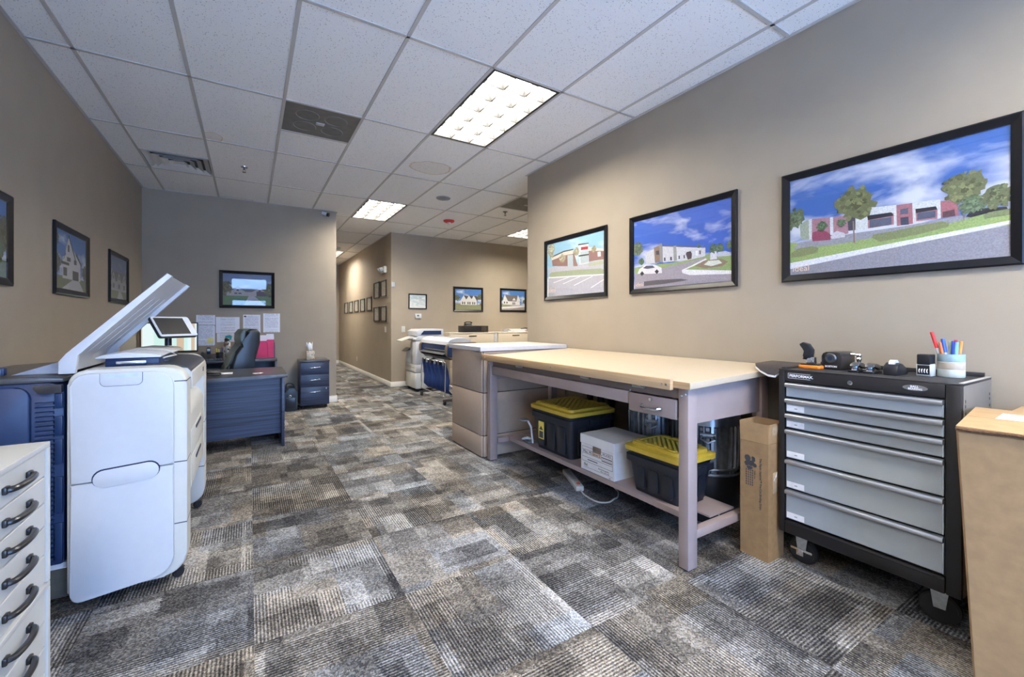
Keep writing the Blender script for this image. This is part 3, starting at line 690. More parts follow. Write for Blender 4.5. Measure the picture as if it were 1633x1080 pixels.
# left wall, nearest first
picture('framed picture with green trees cut off by the left edge of the photo', (XL, 2.87, 1.487), (0, 1, 0), .757, .53, sky_house, house(WH, DK, .25, .7), [((.9, .55), .22, TG), ((.8, .35), .15, (.15, .25, .10))], group='pictures on the left wall', seed=6, fw=.045)
hs = [((.20, .24, .12), [(0, 0), (1, 0), (1, .27), (0, .27)]), ((.60, .60, .62), [(.15, .05), (.9, .05), (.72, .24), (.52, .24)]), ((.45, .43, .42), [(0, .0), (1, .0), (1, .07), (0, .07)]),
      (WH, [(.24, .24), (.42, .24), (.42, .62), (.24, .54)]), (WH, [(.40, .24), (.76, .24), (.76, .50), (.62, .62), (.50, .74), (.40, .86), (.32, .66)]), (DK, [(.28, .52), (.40, .86), (.42, .88), (.26, .50)]), (DK, [(.40, .87), (.60, .54), (.62, .56), (.42, .90)]),
      (DK, [(.62, .62), (.78, .48), (.80, .50), (.64, .66)]), (DK, [(.52, .24), (.70, .24), (.70, .38), (.52, .38)]), ((.06, .06, .08), [(.36, .50), (.46, .50), (.46, .56), (.36, .56)]), ((.06, .06, .08), [(.56, .48), (.64, .48), (.64, .55), (.56, .55)]), ((.06, .06, .08), [(.38, .64), (.43, .64), (.43, .74), (.38, .74)]), ((.08, .07, .07), [(.26, .28), (.36, .28), (.36, .40), (.26, .40)]), (DK, [(.20, .44), (.42, .44), (.42, .48), (.20, .48)])]
picture('framed picture of a steep white house against a blue sky, on the left wall', (XL, 4.26, 1.485), (0, 1, 0), .757, .53, sky_house, hs, [((.10, .45), .15, TG), ((.9, .38), .13, TG), ((.06, .78), .12, TG)], group='pictures on the left wall', seed=7, fw=.045)
picture('framed picture of a grey gabled house nearest the corner of the left wall', (XL, 5.655, 1.482), (0, 1, 0), .757, .53, sky_grey, house((.48, .48, .50), (.17, .17, .18), .24, .62, .1, .95, 3), [((.08, .30), .10, TG)], group='pictures on the left wall', seed=8, fw=.045)
# behind the desk
picture('framed picture of a long grey house hanging above the pinned papers', (-.365, YB, 1.483), (1, 0, 0), .69, .535, sky_grey, house((.34, .34, .38), (.10, .10, .12), .33, .55, .12, .92, 2, (.10, .20, .10), (.36, .36, .42), garage=(.08, .07, .10)), [((.07, .55), .22, TG), ((.95, .5), .22, TG)], seed=9, fw=.042)
# far wall
certm = sky_mat('certificate_paper', (.55, .68, .70), (.85, .86, .86), 5, .5, 3)
picture('small black-framed certificate above the thermostat', (2.75, YF, 1.545), (1, 0, 0), .386, .31, certm, [((.9, .9, .9), [(.08, .1), (.92, .1), (.92, .17), (.08, .17)]), ((.5, .58, .62), [(.3, .70), (.7, .70), (.7, .74), (.3, .74)]), ((.55, .6, .62), [(.25, .45), (.75, .45), (.75, .47), (.25, .47)])], name='framed_certificate', seed=10, fw=.022)
hf = [((.24, .26, .14), [(0, 0), (1, 0), (1, .30), (0, .33)])]
for (c, w_) in ((.34, .10), (.52, .11), (.68, .10)):
    hf += [(WH, [(c-w_, .28), (c+w_, .28), (c+w_, .46), (c, .66), (c-w_, .46)]), ((.07, .045, .04), [(c+.01, .66), (c+w_+.02, .44), (c+w_+.09, .62)]), (DK, [(c-.05, .30), (c-.015, .30), (c-.015, .40), (c-.05, .40)]), (DK, [(c+.015, .30), (c+.05, .30), (c+.05, .40), (c+.015, .40)])]
picture('framed picture of a white house with dark steep roofs on the far wall', (3.734, YF, 1.507), (1, 0, 0), .717, .535, sky_house, hf, [((.12, .55), .13, TG), ((.9, .6), .13, TG), ((.92, .3), .07, (.35, .25, .12))], group='pictures on the far wall', seed=11, fw=.045)
hg = [((.40, .38, .38), [(0, 0), (1, 0), (1, .32), (0, .35)]), ((.30, .25, .24), [(.3, .03), (.97, .03), (.97, .20), (.5, .14)]), ((.75, .75, .76), [(.05, .14), (.6, .18), (.97, .26), (.97, .29), (.5, .25), (.05, .20)]), ((.24, .30, .16), [(.05, .22), (.45, .26), (.3, .33), (.05, .33)]),
      (WH, [(.12, .32), (.75, .30), (.75, .45), (.12, .48)]), ((.16, .14, .14), [(.18, .72), (.62, .72), (.74, .46), (.32, .46)]), (WH, [(.10, .46), (.18, .74), (.30, .46)]), (WH, [(.46, .50), (.53, .62), (.60, .50)]), (WH, [(.62, .46), (.68, .74), (.78, .46)]), (DK, [(.15, .36), (.19, .36), (.19, .44), (.15, .44)]), (DK, [(.24, .36), (.28, .36), (.28, .44), (.24, .44)]), ((.3, .3, .34), [(.46, .32), (.58, .32), (.58, .42), (.46, .42)])]
picture('framed picture of a pale corner house nearest the right wall end', (4.889, YF, 1.515), (1, 0, 0), .72, .537, sky_house, hg, [((.92, .45), .09, TG), ((.07, .55), .08, TG)], group='pictures on the far wall', seed=12, fw=.045)
# hall certificates, on the wall x = XH
def cert_sheet(k): return [((.62, .60, .56), [(.15, .2+.08*i), (.85, .2+.08*i), (.85, .215+.08*i), (.15, .215+.08*i)]) for i in range(7)]
hall = [(12.966, 12.50, 1.53, 1.845, 'small framed sheet deepest in the hall'), (12.305, 11.845, 1.535, 1.845, 'small framed sheet second from the hall end'), (11.60, 11.15, 1.54, 1.852, 'small framed sheet, middle of the row of five in the hall'),
        (10.914, 10.467, 1.535, 1.856, 'small framed sheet fourth from the hall end'), (10.23, 9.79, 1.543, 1.864, 'small framed sheet at the near end of the row of five'), (9.566, 9.12, 1.796, 2.154, 'upper left framed sheet of the four by the hall corner'),
        (9.0, 8.585, 1.803, 2.15, 'upper right framed sheet of the four, under the emergency light'), (9.566, 9.12, 1.288, 1.615, 'lower left framed sheet of the four by the hall corner'), (9.0, 8.59, 1.287, 1.618, 'lower right framed sheet of the four, above the light switch')]
for k, (ya, yb_, z0, z1, lab) in enumerate(hall):
    picture(lab, (XH, ya, z0), RW, ya-yb_, z1-z0, certm, cert_sheet(k), name='framed_sheet', group='framed sheets along the hall', seed=20+k, fw=.028, depth=.02)

# ---------------------------------------------------------------- small wall devices
def wall_plate(name, label, cat, c, right, w, h, kind):
    R = Vector(right); U = Vector((0, 0, 1)); N = R.cross(U); c = Vector(c)
    M = Matrix(((R.x, N.x, U.x, c.x), (R.y, N.y, U.y, c.y), (R.z, N.z, U.z, c.z), (0, 0, 0, 1)))
    th = thing(name, label, cat, c - U*h/2)
    b = BM(); box(b, -w/2, w/2, .0005, .007, -h/2, h/2, bev=.003, M=M); obj('plate', b, m_cream_pl, th)
    b = BM()
    if kind == 'switch': box(b, -.006, .006, .007, .018, -.012, .012, bev=.002, M=M); obj('toggle', b, m_cream_pl, th)
    elif kind == 'outlet':
        for s in (-1, 1):
            b = BM(); box(b, -.016, .016, .007, .010, s*.02-.014, s*.02+.014, bev=.002, M=M); r = obj('receptacle', b, m_cream_pl, th)
            b = BM()
            for q in (-1, 1): box(b, q*.006-.0015, q*.006+.0015, .0101, .0104, s*.02-.005, s*.02+.005, M=M)
            obj('slot', b, m_ink, r)
    elif kind == 'thermo':
        box(b, -w/2+.006, w/2-.006, .007, .028, -h/2+.006, h/2-.006, bev=.006, M=M); obj('cover', b, m_white_pl, th)
        b = BM(); box(b, -.030, .012, .0281, .0288, -.004, .024, M=M); obj('display', b, mat('lcd', (.10, .12, .11), .2), th)
    elif kind == 'sensor':
        box(b, -w/2+.004, w/2-.004, .007, .032, -h/2+.004, h/2-.004, bev=.008, M=M); obj('cover', b, m_white_pl, th)
    return th
wall_plate('light_switch', 'pale light switch on the far wall beside the copier', 'switch', (2.645, YF, 1.14), (1, 0, 0), .075, .118, 'switch')
wall_plate('light_switch', 'pale light switch on the hall wall below the framed sheets', 'switch', (XH, 8.66, 1.13), RW, .115, .118, 'switch')
wall_plate('wall_outlet', 'low wall outlet on the hall wall', 'outlet', (XH, 11.34, .33), RW, .075, .118, 'outlet')
wall_plate('thermostat', 'white thermostat on the far wall below the certificate', 'thermostat', (2.953, YF, 1.402), (1, 0, 0), .14, .10, 'thermo')
wall_plate('wall_sensor', 'small white sensor box near the hall corner', 'sensor', (2.44, YF, 2.02), (1, 0, 0), .07, .10, 'sensor')
th = thing('emergency_light', 'white twin-head emergency light high on the hall wall', 'emergency light', (XH, 8.75, 2.28))
b = BM(); box(b, XH-.06, XH-.0005, 8.58, 8.86, 2.29, 2.42, bev=.012); obj('body', b, m_cream_pl, th)
for yy in (8.66, 8.80):
    b = BM(); cyl(b, (XH-.06, yy, 2.37), (XH-.115, yy+.01, 2.345), .036, 16, .048); h_ = obj('lamp_head', b, m_cream_pl, th)
    b = BM(); cyl(b, (XH-.1155, yy+.01, 2.3448), (XH-.119, yy+.0105, 2.343), .040, 16); obj('lens', b, mat('lamp_lens', (.85, .85, .85), .1), h_)
# ---------------------------------------------------------------- drafting table along the right wall
m_taupe = mat('taupe_enamel', S(156, 141, 138), 0.28, var=0.04, vscale=12)
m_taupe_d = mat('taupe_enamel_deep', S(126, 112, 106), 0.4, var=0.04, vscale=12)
m_top = mat('tan_laminate', S(188, 172, 148), 0.32, var=0.03, vscale=40, spec=0.4)
m_edge = mat('maple_edge', S(190, 160, 122), 0.45, var=0.15, vscale=16, stretch=(1, .15, 6))
m_dark = mat('shadow_black', (0.01, 0.01, 0.012), 0.6)
TB = thing('drafting_table', 'long steel drafting table with a slightly tilted tan top along the right wall', 'table', (2.35, 2.38, 0))
tz = lambda x: .940 + (x-1.88)*.0335
b = BM(); prism(b, [(1.88, tz(1.88)), (2.868, tz(2.868)), (2.868, tz(2.868)+.032), (1.88, tz(1.88)+.032)], 'y', 1.32, 3.44, bev=.002); obj('tabletop', b, m_top, TB)
b = BM(); prism(b, [(1.876, tz(1.88)-.001), (1.8795, tz(1.88)-.001), (1.8795, tz(1.88)+.0325), (1.876, tz(1.88)+.0325)], 'y', 1.32, 3.44); obj('edge_band', b, m_edge, TB)
b = BM(); box(b, 1.85, 1.8755, 1.415, 3.46, .926, .982, bev=.004); led = obj('pencil_ledge', b, m_edge, TB)
for yy in (1.47, 1.44, 2.42, 3.40):
    b = BM(); cyl(b, (1.8505, yy, .953), (1.847, yy, .953), .006, 10); obj('screw', b, m_zinc, led)
m_leg = m_taupe
for (x0, x1, y0, y1) in ((1.912, 1.987, 1.355, 1.412), (1.897, 1.972, 3.378, 3.436), (2.60, 2.67, 1.355, 1.412), (2.60, 2.67, 3.378, 3.436)):
    b = BM(); box(b, x0, x1, y0, y1, .008, .935 if x0 < 2.2 else .955, bev=.003); g = obj('leg', b, m_leg, TB)
    b = BM(); box(b, x0+.008, x1-.008, y0+.008, y1-.008, 0, .008); obj('foot_pad', b, m_rubber, g)
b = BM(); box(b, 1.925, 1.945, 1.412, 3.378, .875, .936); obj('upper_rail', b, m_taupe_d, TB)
b = BM(); box(b, 1.910, 1.945, 1.752, 3.378, .800, .872, bev=.004); obj('front_rail', b, m_taupe, TB)
b = BM(); prism(b, [(1.987, .748), (2.60, .748), (2.60, .955), (1.987, .934)], 'y', 1.368, 1.392); obj('end_apron', b, m_taupe, TB)
b = BM(); prism(b, [(1.972, .748), (2.60, .748), (2.60, .955), (1.972, .934)], 'y', 3.395, 3.415); obj('end_apron', b, m_taupe, TB)
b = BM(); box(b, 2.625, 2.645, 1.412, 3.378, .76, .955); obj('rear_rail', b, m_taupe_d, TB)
# drawer with handle and lock
b = BM(); box(b, 1.908, 1.926, 1.424, 1.742, .764, .868, bev=.003); box(b, 1.926, 2.40, 1.44, 1.725, .77, .855); dr = obj('drawer', b, m_taupe, TB)
b = BM(); tube(b, [(1.908, 1.645, .806), (1.888, 1.635, .804), (1.880, 1.60, .800), (1.880, 1.565, .800), (1.888, 1.53, .804), (1.908, 1.52, .806)], [.009, .008, .006, .006, .008, .009], 10)
for yy in (1.52, 1.645): cyl(b, (1.909, yy, .806), (1.902, yy, .806), .012, 12)
obj('handle', b, m_chrome, dr)
b = BM(); cyl(b, (1.909, 1.585, .848), (1.900, 1.585, .848), .011, 16); cyl(b, (1.9, 1.585, .848), (1.898, 1.585, .848), .005, 10); obj('lock', b, m_chrome, dr)
for (yy, zz) in ((1.372, .905), (1.395, .895), (3.405, .90), (1.735, .88)):
    b = BM(); ball(b, (1.911 if yy < 3 else 1.896, yy, zz), .006, (.6, 1, 1), 10); obj('bolt', b, m_zinc, TB)
for yy in (2.93, 2.13, 1.68):
    b = BM(); box(b, 1.912, 1.925, yy-.045, yy+.045, .900, .930, bev=.003); box(b, 1.903, 1.912, yy-.03, yy+.035, .906, .920, bev=.003); cyl(b, (1.906, yy-.05, .909), (1.906, yy+.03, .909), .004, 8); obj('top_latch', b, m_zinc, TB)
# lower shelf and end stretchers
b = BM(); box(b, 2.085, 2.41, 1.50, 3.35, .196, .206); box(b, 2.085, 2.095, 1.50, 3.35, .172, .196); box(b, 2.41, 2.60, 2.45, 3.35, .196, .206); box(b, 2.18, 2.41, 1.412, 1.50, .196, .206); obj('lower_shelf', b, m_taupe, TB)
for yy in (1.362, 3.39):
    b = BM(); box(b, 1.985, 2.60, yy, yy+.042, .152, .196, bev=.002); g = obj('stretcher', b, m_taupe, TB)
b = BM(); ball(b, (2.25, 1.40, .199), .006, (1, 1, .6), 10); obj('bolt', b, m_zinc, TB)

# ---------------------------------------------------------------- low counter beyond the table
m_cnt = mat('counter_panel_laminate', S(176, 158, 142), 0.5, var=0.03, vscale=20)
m_cnt_top = mat('counter_top_laminate', S(206, 198, 188), 0.4, var=0.05, vscale=90)
m_cnt_edge = mat('counter_edge_band', S(196, 198, 206), 0.4, var=0.03)
CT = thing('storage_counter', 'tall tan counter with a pale top standing beyond the drafting table', 'counter', (2.37, 3.83, 0))
b = BM(); box(b, 1.885, 2.865, 3.495, 4.165, .01, 1.002); obj('carcass', b, mat('counter_core_dark', S(70, 60, 52), .7), CT)
for (z0, z1) in ((.012, .205), (.213, .606), (.614, .998)):
    b = BM(); box(b, 1.868, 1.8845, 3.497, 4.163, z0, z1, bev=.002); obj('front_panel', b, m_cnt, CT)
for (z0, z1) in ((.012, .205), (.213, .606), (.614, .998)):
    b = BM(); box(b, 1.885, 2.862, 3.482, 3.4945, z0, z1, bev=.002); obj('end_panel', b, m_cnt, CT)
b = BM(); box(b, 1.845, 2.868, 3.470, 4.19, 1.004, 1.044, bev=.003); ctop = obj('worktop', b, m_cnt_top, CT)
b = BM(); box(b, 1.842, 1.8445, 3.470, 4.19, 1.005, 1.043); box(b, 1.842, 2.868, 3.4675, 3.4695, 1.005, 1.043); obj('edge_band', b, m_cnt_edge, ctop)

# ---------------------------------------------------------------- things under the table
m_yel = mat('yellow_plastic', S(198, 170, 60), 0.4, var=0.05)
m_tub = mat('black_tub_plastic', (0.014, 0.018, 0.028), 0.32)
def tote(label, x0, x1, y0, y1, z0, zt, sticker=False):
    th = thing('storage_tote', label, 'tote', ((x0+x1)/2, (y0+y1)/2, z0), group='black totes with yellow lids')
    lh = .062; zb = zt-lh
    t = .03                                                       # taper of the tub
    b = BM()
    rings = []
    prof = [(t, z0), (t*.2, zb-.07), (t*.2, zb-.068), (-.012, zb-.066), (-.012, zb-.028), (.004, zb-.026), (.002, zb)]
    for o, z in prof: rings.append([b.verts.new((p[0], p[1], z)) for p in rpoly(x0+o, x1-o, y0+o, y1-o, .035, 4)])
    for r0, r1 in zip(rings, rings[1:]): ring_faces(b, r0, r1)
    b.faces.new(rings[0][::-1]); b.faces.new(rings[-1]); tub = obj('tub', b, m_tub, th)
    n = max(2, int((y1-y0)/.13))
    for k in range(n):                                            # raised panels on the long side
        yy = y0+.05+(y1-y0-.1)*(k+.5)/n; hw = (y1-y0-.1)/n*.36; zm = zb-.09
        b = BM(); prism(b, rpoly(yy-hw, yy+hw, z0+.03, zm, .015, 3), 'x', x0+.004, x0+.02, bev=.004, M=Matrix.Translation((0, 0, 0)))
        obj('side_rib', b, m_tub, tub)
    for k in range(2):
        xx = x0+.06+(x1-x0-.12)*(k+.5)/2; hw = (x1-x0-.12)*.17
        b = BM(); prism(b, rpoly(xx-hw, xx+hw, z0+.03, zb-.09, .015, 3), 'y', y0+.004, y0+.02, bev=.004); obj('side_rib', b, m_tub, tub)
    b = BM()
    o = .028
    rings = []
    for e, z in ((-.018, zb), (-.02, zb+.028), (-.012, zb+.032), (.012, zb+.034), (.014, zb+.052), (.022, zt-.006), (.045, zt-.006), (.05, zt-.018)):
        rings.append([b.verts.new((p[0], p[1], z)) for p in rpoly(x0+e, x1-e, y0+e, y1-e, .04, 4)])
    for r0, r1 in zip(rings, rings[1:]): ring_faces(b, r0, r1)
    b.faces.new(rings[0][::-1]); b.faces.new(rings[-1]); lid = obj('lid', b, m_yel, th)
    nx, ny = 6, 8
    b = BM()
    for k in range(-nx, nx+ny+1):                                # diamond ribs on the lid
        for s in (1, -1):
            ax0, ax1, ay0, ay1 = x0+.055, x1-.055, y0+.055, y1-.055
            L_ = (ax1-ax0)
            pts = []
            yb0 = ay0 + (ay1-ay0)*k/ny; yb1 = yb0 + s*L_*.9
            P0, P1 = Vector((ax0, yb0, 0)), Vector((ax1, yb1, 0))
            ts = [0.0, 1.0]
            dy = P1.y-P0.y
            ta, tb = sorted(((ay0-P0.y)/dy, (ay1-P0.y)/dy)); ta, tb = max(0, ta), min(1, tb)
            if tb-ta > .05:
                A, B_ = P0.lerp(P1, ta), P0.lerp(P1, tb); n_ = Vector((-(B_-A).y, (B_-A).x, 0)).normalized()*.006
                q = [A+n_, B_+n_, B_-n_, A-n_]
                lo = [b.verts.new((v.x, v.y, zt-.018)) for v in q]; hi = [b.verts.new((v.x, v.y, zt-.008)) for v in q]
                ring_faces(b, lo, hi); b.faces.new(hi)
    obj('lid_rib', b, m_yel, lid)
    for k in range(4):
        yy = y0+.09+(y1-y0-.18)*k/3
        for xx in (x0+.034, x1-.034):
            b = BM(); box(b, xx-.014, xx+.014, yy-.03, yy+.03, zt-.006, zt, bev=.003); obj('lid_lug', b, m_yel, lid)
    for xx, yy in (((x0+x1)/2, y0-.015), ((x0+x1)/2, y1+.015)):
        b = BM(); box(b, xx-.05, xx+.05, yy-.009, yy+.009, zb-.075, zb-.03, bev=.004); obj('latch', b, m_tub, tub)
    if sticker:
        xw = x0-.001
        b = BM(); box(b, x0-.0005, x0+.001, y1-.17, y1-.095, z0+.09, z0+.235); obj('sticker', b, mat('yellow_sticker', S(232, 208, 90), .5), tub)
        b = BM(); box(b, x0-.001, x0+.0002, y1-.16, y1-.105, z0+.10, z0+.155); prism(b, [(y1-.16, z0+.165), (y1-.105, z0+.165), (y1-.132, z0+.20)], 'x', x0-.001, x0+.0002); obj('sticker_mark', b, m_ink, tub)
    return th
tote('large black tote with a dusty yellow lid under the table, left of the white box', 2.105, 2.56, 2.50, 3.01, .207, .605, True)
tote('small black tote with a yellow lid behind the near table leg', 2.095, 2.40, 1.53, 1.93, .207, .525)

# white file storage box
BXT = thing('file_box', 'white cardboard file storage box with printed form between the two totes', 'box', (2.31, 2.2, .207))
m_card_w = mat('white_cardboard', S(222, 222, 224), .7, var=.03)
bx0, bx1, by0, by1 = 2.09, 2.44, 2.035, 2.375
b = BM(); box(b, bx0+.006, bx1-.006, by0+.006, by1-.006, .207, .455); bd = obj('body', b, m_card_w, BXT)
b = BM(); box(b, bx0, bx1, by0, by1, .395, .462, bev=.004, seg=1); lid = obj('lid', b, m_card_w, BXT)
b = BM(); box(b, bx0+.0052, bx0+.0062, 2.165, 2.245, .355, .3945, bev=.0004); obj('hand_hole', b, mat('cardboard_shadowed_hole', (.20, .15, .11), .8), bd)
FX = bx0+.0055
MM = lambda yy, zz: plane_M((FX-.0005, yy, zz), (0, -1, 0), (0, 0, 1))
b = BM()
def frame2(b, y0, y1, z0, z1, t=.002, x=FX):
    for r in ((y0, y1, z0, z0+t), (y0, y1, z1-t, z1), (y0, y0+t, z0, z1), (y1-t, y1, z0, z1)): box(b, x-.0004, x+.0003, *r)
frame2(b, 2.055, 2.355, .268, .375); box(b, FX-.0004, FX+.0003, 2.055, 2.355, .300, .302); box(b, FX-.0004, FX+.0003, 2.055, 2.355, .325, .327); box(b, FX-.0004, FX+.0003, 2.055, 2.355, .352, .354); box(b, FX-.0004, FX+.0003, 2.055, 2.335, .228, .2295)
obj('printed_form', b, m_ink, bd)
b = BM(); box(b, FX-.0006, FX+.0003, 2.16, 2.255, .329, .351); obj('tan_label', b, mat('tan_label', S(205, 185, 165), .7), bd)
text('Misc. Mi. Issue 2', .026, MM(2.345, .339), m_ink, bd)
text('NO. # 2016', .016, MM(2.15, .363), m_ink, bd); text('Bal.', .028, MM(2.335, .247), m_ink, bd); text('Records Storage Box', .012, MM(2.19, .252), m_ink, bd); text('Letter or legal size files', .009, MM(2.17, .238), m_ink, bd); text('size', .012, MM(2.09, .216), m_ink, bd)
b = BM()
for (y0_, z0_) in ((2.06, .335), (2.06, .312), (2.20, .283)):
    box(b, FX-.0004, FX+.0003, y0_, y0_+.10, z0_, z0_+.006)
obj('handwriting', b, m_ink, bd)

# galvanised trash can at the back, and corrugated bin
m_galv = mat('galvanised_steel', (0.36, 0.40, 0.45), 0.34, 0.85, var=.2, vscale=25)
def can(label, c, r, z0, h, lid=True, ribs=22):
    th = thing('trash_can', label, 'trash can', (*c, z0), group='galvanised cans')
    b = BM(); seg = ribs*6
    prof = [(r*.80, z0+.002), (r*.82, z0+.012), (r*.85, z0+.20), (r*.88, z0+.30), (r*.90, z0+.36), (r*.93, z0+h*.86), (r*.97, z0+h*.88), (r*.97, z0+h-.012), (r, z0+h-.006), (r, z0+h)]
    rings = []
    for k, (rr, z) in enumerate(prof):
        amp = .012 if k in (4, 5) else 0.0
        rings.append([b.verts.new((c[0]+(rr+amp*(1 if math.sin(2*PI*i*ribs/seg) > 0 else -1))*math.cos(2*PI*i/seg), c[1]+(rr+amp*(1 if math.sin(2*PI*i*ribs/seg) > 0 else -1))*math.sin(2*PI*i/seg), z)) for i in range(seg)])
    for r0, r1 in zip(rings, rings[1:]): ring_faces(b, r0, r1)
    b.faces.new(rings[0][::-1]); b.faces.new(rings[-1]); obj('body', b, m_galv, th)
    for zz_, rr_ in ((z0+h, r), (z0+.345, r*.955), (z0+.31, r*.95)):
        b = BM(); torus(b, (c[0], c[1], zz_), rr_+.002, .009, seg=48, s2=8); obj('hoop', b, m_galv, th)
    b = BM(); lathe(b, [(r*.90, z0+.001), (r*.96, z0+.30), (r*.96, z0+.305), (r*.93, z0+.305)], 48, c); obj('dark_lower_body', b, m_black_pl, th)  # lower half drawn plain black up to the hoop
    if lid:
        b = BM(); lathe(b, [(r+.012, z0+h-.004), (r+.012, z0+h+.012), (r*.8, z0+h+.02), (r*.3, z0+h+.04), (0, z0+h+.045)], 40, c); l = obj('lid', b, m_galv, th)
    for s in (1,):
        a = math.radians(215)
        p = Vector((c[0]+r*1.0*math.cos(a), c[1]+r*1.0*math.sin(a), z0+h*.80)); tx = Vector((-math.sin(a), math.cos(a), 0)); nn = Vector((math.cos(a), math.sin(a), 0))
        b = BM(); tube(b, [p-tx*.035, p-tx*.04+nn*.02-Vector((0, 0, .02)), p+nn*.03-Vector((0, 0, .04)), p+tx*.04+nn*.02-Vector((0, 0, .02)), p+tx*.035], .006, 8); g = obj('bail_handle', b, m_zinc, th)
        b = BM(); cyl(b, p-nn*.02-tx*.045, p-nn*.02+tx*.045, .022, 12); obj('handle_ear', b, m_galv, g)
    return th
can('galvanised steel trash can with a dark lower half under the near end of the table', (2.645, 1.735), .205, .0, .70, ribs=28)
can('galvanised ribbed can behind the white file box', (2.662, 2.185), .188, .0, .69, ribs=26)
for k, (xx, yy) in enumerate(((2.76, 3.02), (2.80, 2.92), (2.74, 2.86), (2.79, 2.78))):
    b = BM(); cyl(b, (xx, yy, 0), (xx+.02, yy-.02, .93), .032, 16); t_ = thing('drawing_tube', ('black drawing tube behind the large tote, farthest from the camera', 'black drawing tube behind the large tote, second from the far end', 'black drawing tube behind the large tote, third from the far end', 'black drawing tube behind the large tote, nearest the camera')[k], 'tube', (xx, yy, 0), group='drawing tubes behind the tote'); obj('barrel', b, m_black_pl, t_)
    b = BM(); cyl(b, (xx+.02, yy-.02, .931), (xx+.0205, yy-.0205, .955), .034, 16); obj('cap', b, m_tub, t_)

# hand tools lying left of the big tote
HT = thing('paper_trimmer', 'small silver hand trimmer lying on the shelf left of the large tote', 'tool', (2.16, 3.13, .206))
b = BM(); prism(b, [(2.10, 3.06), (2.20, 3.05), (2.22, 3.18), (2.12, 3.19)], 'z', .207, .216, bev=.002); obj('base_plate', b, m_zinc, HT)
b = BM(); tube(b, [(2.11, 3.17, .225), (2.13, 3.12, .245), (2.16, 3.07, .235)], [.010, .014, .008], 10); obj('grip', b, m_white_pl, HT)
b = BM(); prism(b, [(3.05, .217), (3.19, .217), (3.18, .228), (3.07, .24)], 'x', 2.14, 2.146); obj('blade', b, m_chrome, HT)
LT = thing('tote_tool', 'white stick-shaped tool with a silver blade leaning on the large tote', 'tool', (2.075, 3.10, .207))
b = BM(); tube(b, [(2.13, 3.035, .217), (2.118, 3.045, .36), (2.10, 3.07, .41)], .009, 10); obj('handle', b, m_white_pl, LT)
b = BM(); prism(b, rpoly(2.045, 2.125, 3.06, 3.15, .03, 4), 'z', .412, .418, bev=.001); obj('blade', b, m_zinc, LT)

# power strip with its cord
PS = thing('power_strip', 'white power strip lying on the carpet in front of the file box', 'power strip', (2.2, 2.6, 0))
Mp = Matrix.Translation((2.215, 2.605, 0)) @ Matrix.Rotation(math.atan2(-.35, -.155), 4, 'Z')
b = BM(); box(b, -.195, .195, -.031, .031, .001, .042, bev=.008, M=Mp); obj('housing', b, m_cream_pl, PS)
for k in range(6):
    xx = -.155+.048*k; b = BM(); box(b, xx-.017, xx+.017, -.014, .014, .0421, .0428, M=Mp); o_ = obj('socket', b, mat('socket_grey', (.42, .43, .45), .5) if k == 0 else bpy.data.materials['socket_grey'], PS)
b = BM(); box(b, .135, .165, -.012, .012, .0421, .050, bev=.002, M=Mp); obj('rocker_switch', b, mat('orange_switch', S(214, 80, 40), .4), PS)
pts = [(2.128, 2.41, .018), (2.105, 2.34, .012), (2.10, 2.25, .009), (2.12, 2.19, .009), (2.17, 2.16, .012), (2.22, 2.165, .02), (2.28, 2.19, .012), (2.36, 2.26, .009), (2.43, 2.38, .009), (2.55, 2.45, .009), (2.72, 2.47, .009)]
def catmull(P, n=6):
    P = [Vector(p) for p in P]; out = []
    for i in range(len(P)-1):
        p0, p1, p2, p3 = P[max(i-1, 0)], P[i], P[i+1], P[min(i+2, len(P)-1)]
        for k in range(n):
            t = k/n; out.append(.5*((2*p1)+(-p0+p2)*t+(2*p0-5*p1+4*p2-p3)*t*t+(-p0+3*p1-3*p2+p3)*t**3))
    return out+[P[-1]]
b = BM(); tube(b, catmull(pts), .0055, 8); obj('cord', b, m_cream_pl, PS)

# ---------------------------------------------------------------- rolling tool chest
m_chest = mat('black_powder_coat', (0.014, 0.014, 0.016), 0.4, bump=.06, bscale=900)
m_dface = mat('grey_drawer_enamel', S(164, 174, 183), 0.34, 0.1, var=.03, vscale=10)
m_side = mat('bare_grey_side', S(120, 114, 106), .45, .2, var=.06, vscale=8)
m_mat_top = mat('ribbed_rubber_mat', (0.030, 0.031, 0.034), .55, bump=.8, bscale=120, stretch=(8, .3, 1))
TX0, TX1, TY0, TY1, TZ0, TZ1 = 2.425, 2.868, .502, 1.178, .168, 1.022
TC = thing('tool_chest', 'black rolling tool chest with six grey drawers against the right wall', 'tool chest', ((TX0+TX1)/2, (TY0+TY1)/2, 0))
b = BM(); box(b, TX0+.02, TX1, TY0+.02, TY1-.02, TZ0+.01, TZ1-.012); obj('carcass', b, m_chest, TC)
for y0, y1 in ((TY0, TY0+.047), (TY1-.030, TY1)):
    b = BM(); box(b, TX0, TX0+.03, y0, y1, TZ0, TZ1, bev=.006); obj('corner_post', b, m_chest, TC)
b = BM(); box(b, TX0+.002, TX0+.02, TY0+.047, TY1-.03, .966, TZ1, bev=.004); hd = obj('header_panel', b, m_chest, TC)
b = BM(); box(b, TX0-.002, TX0+.02, TY0+.047, TY1-.03, TZ0, .236, bev=.006); box(b, TX0-.006, TX0+.004, TY0+.047, TY1-.03, .222, .232, bev=.004); obj('base_rail', b, m_chest, TC)
b = BM(); box(b, TX0+.031, TX1, TY0, TY0+.0195, TZ0, TZ1-.004, bev=.002); sd = obj('side_panel', b, m_side, TC)
for zz in (.955, .935, .905):
    for xx in (TX0+.05, TX1-.03):
        b = BM(); box(b, xx-.005, xx+.005, TY0-.0005, TY0+.0005, zz-.006, zz+.006); obj('slot', b, m_dark, sd)
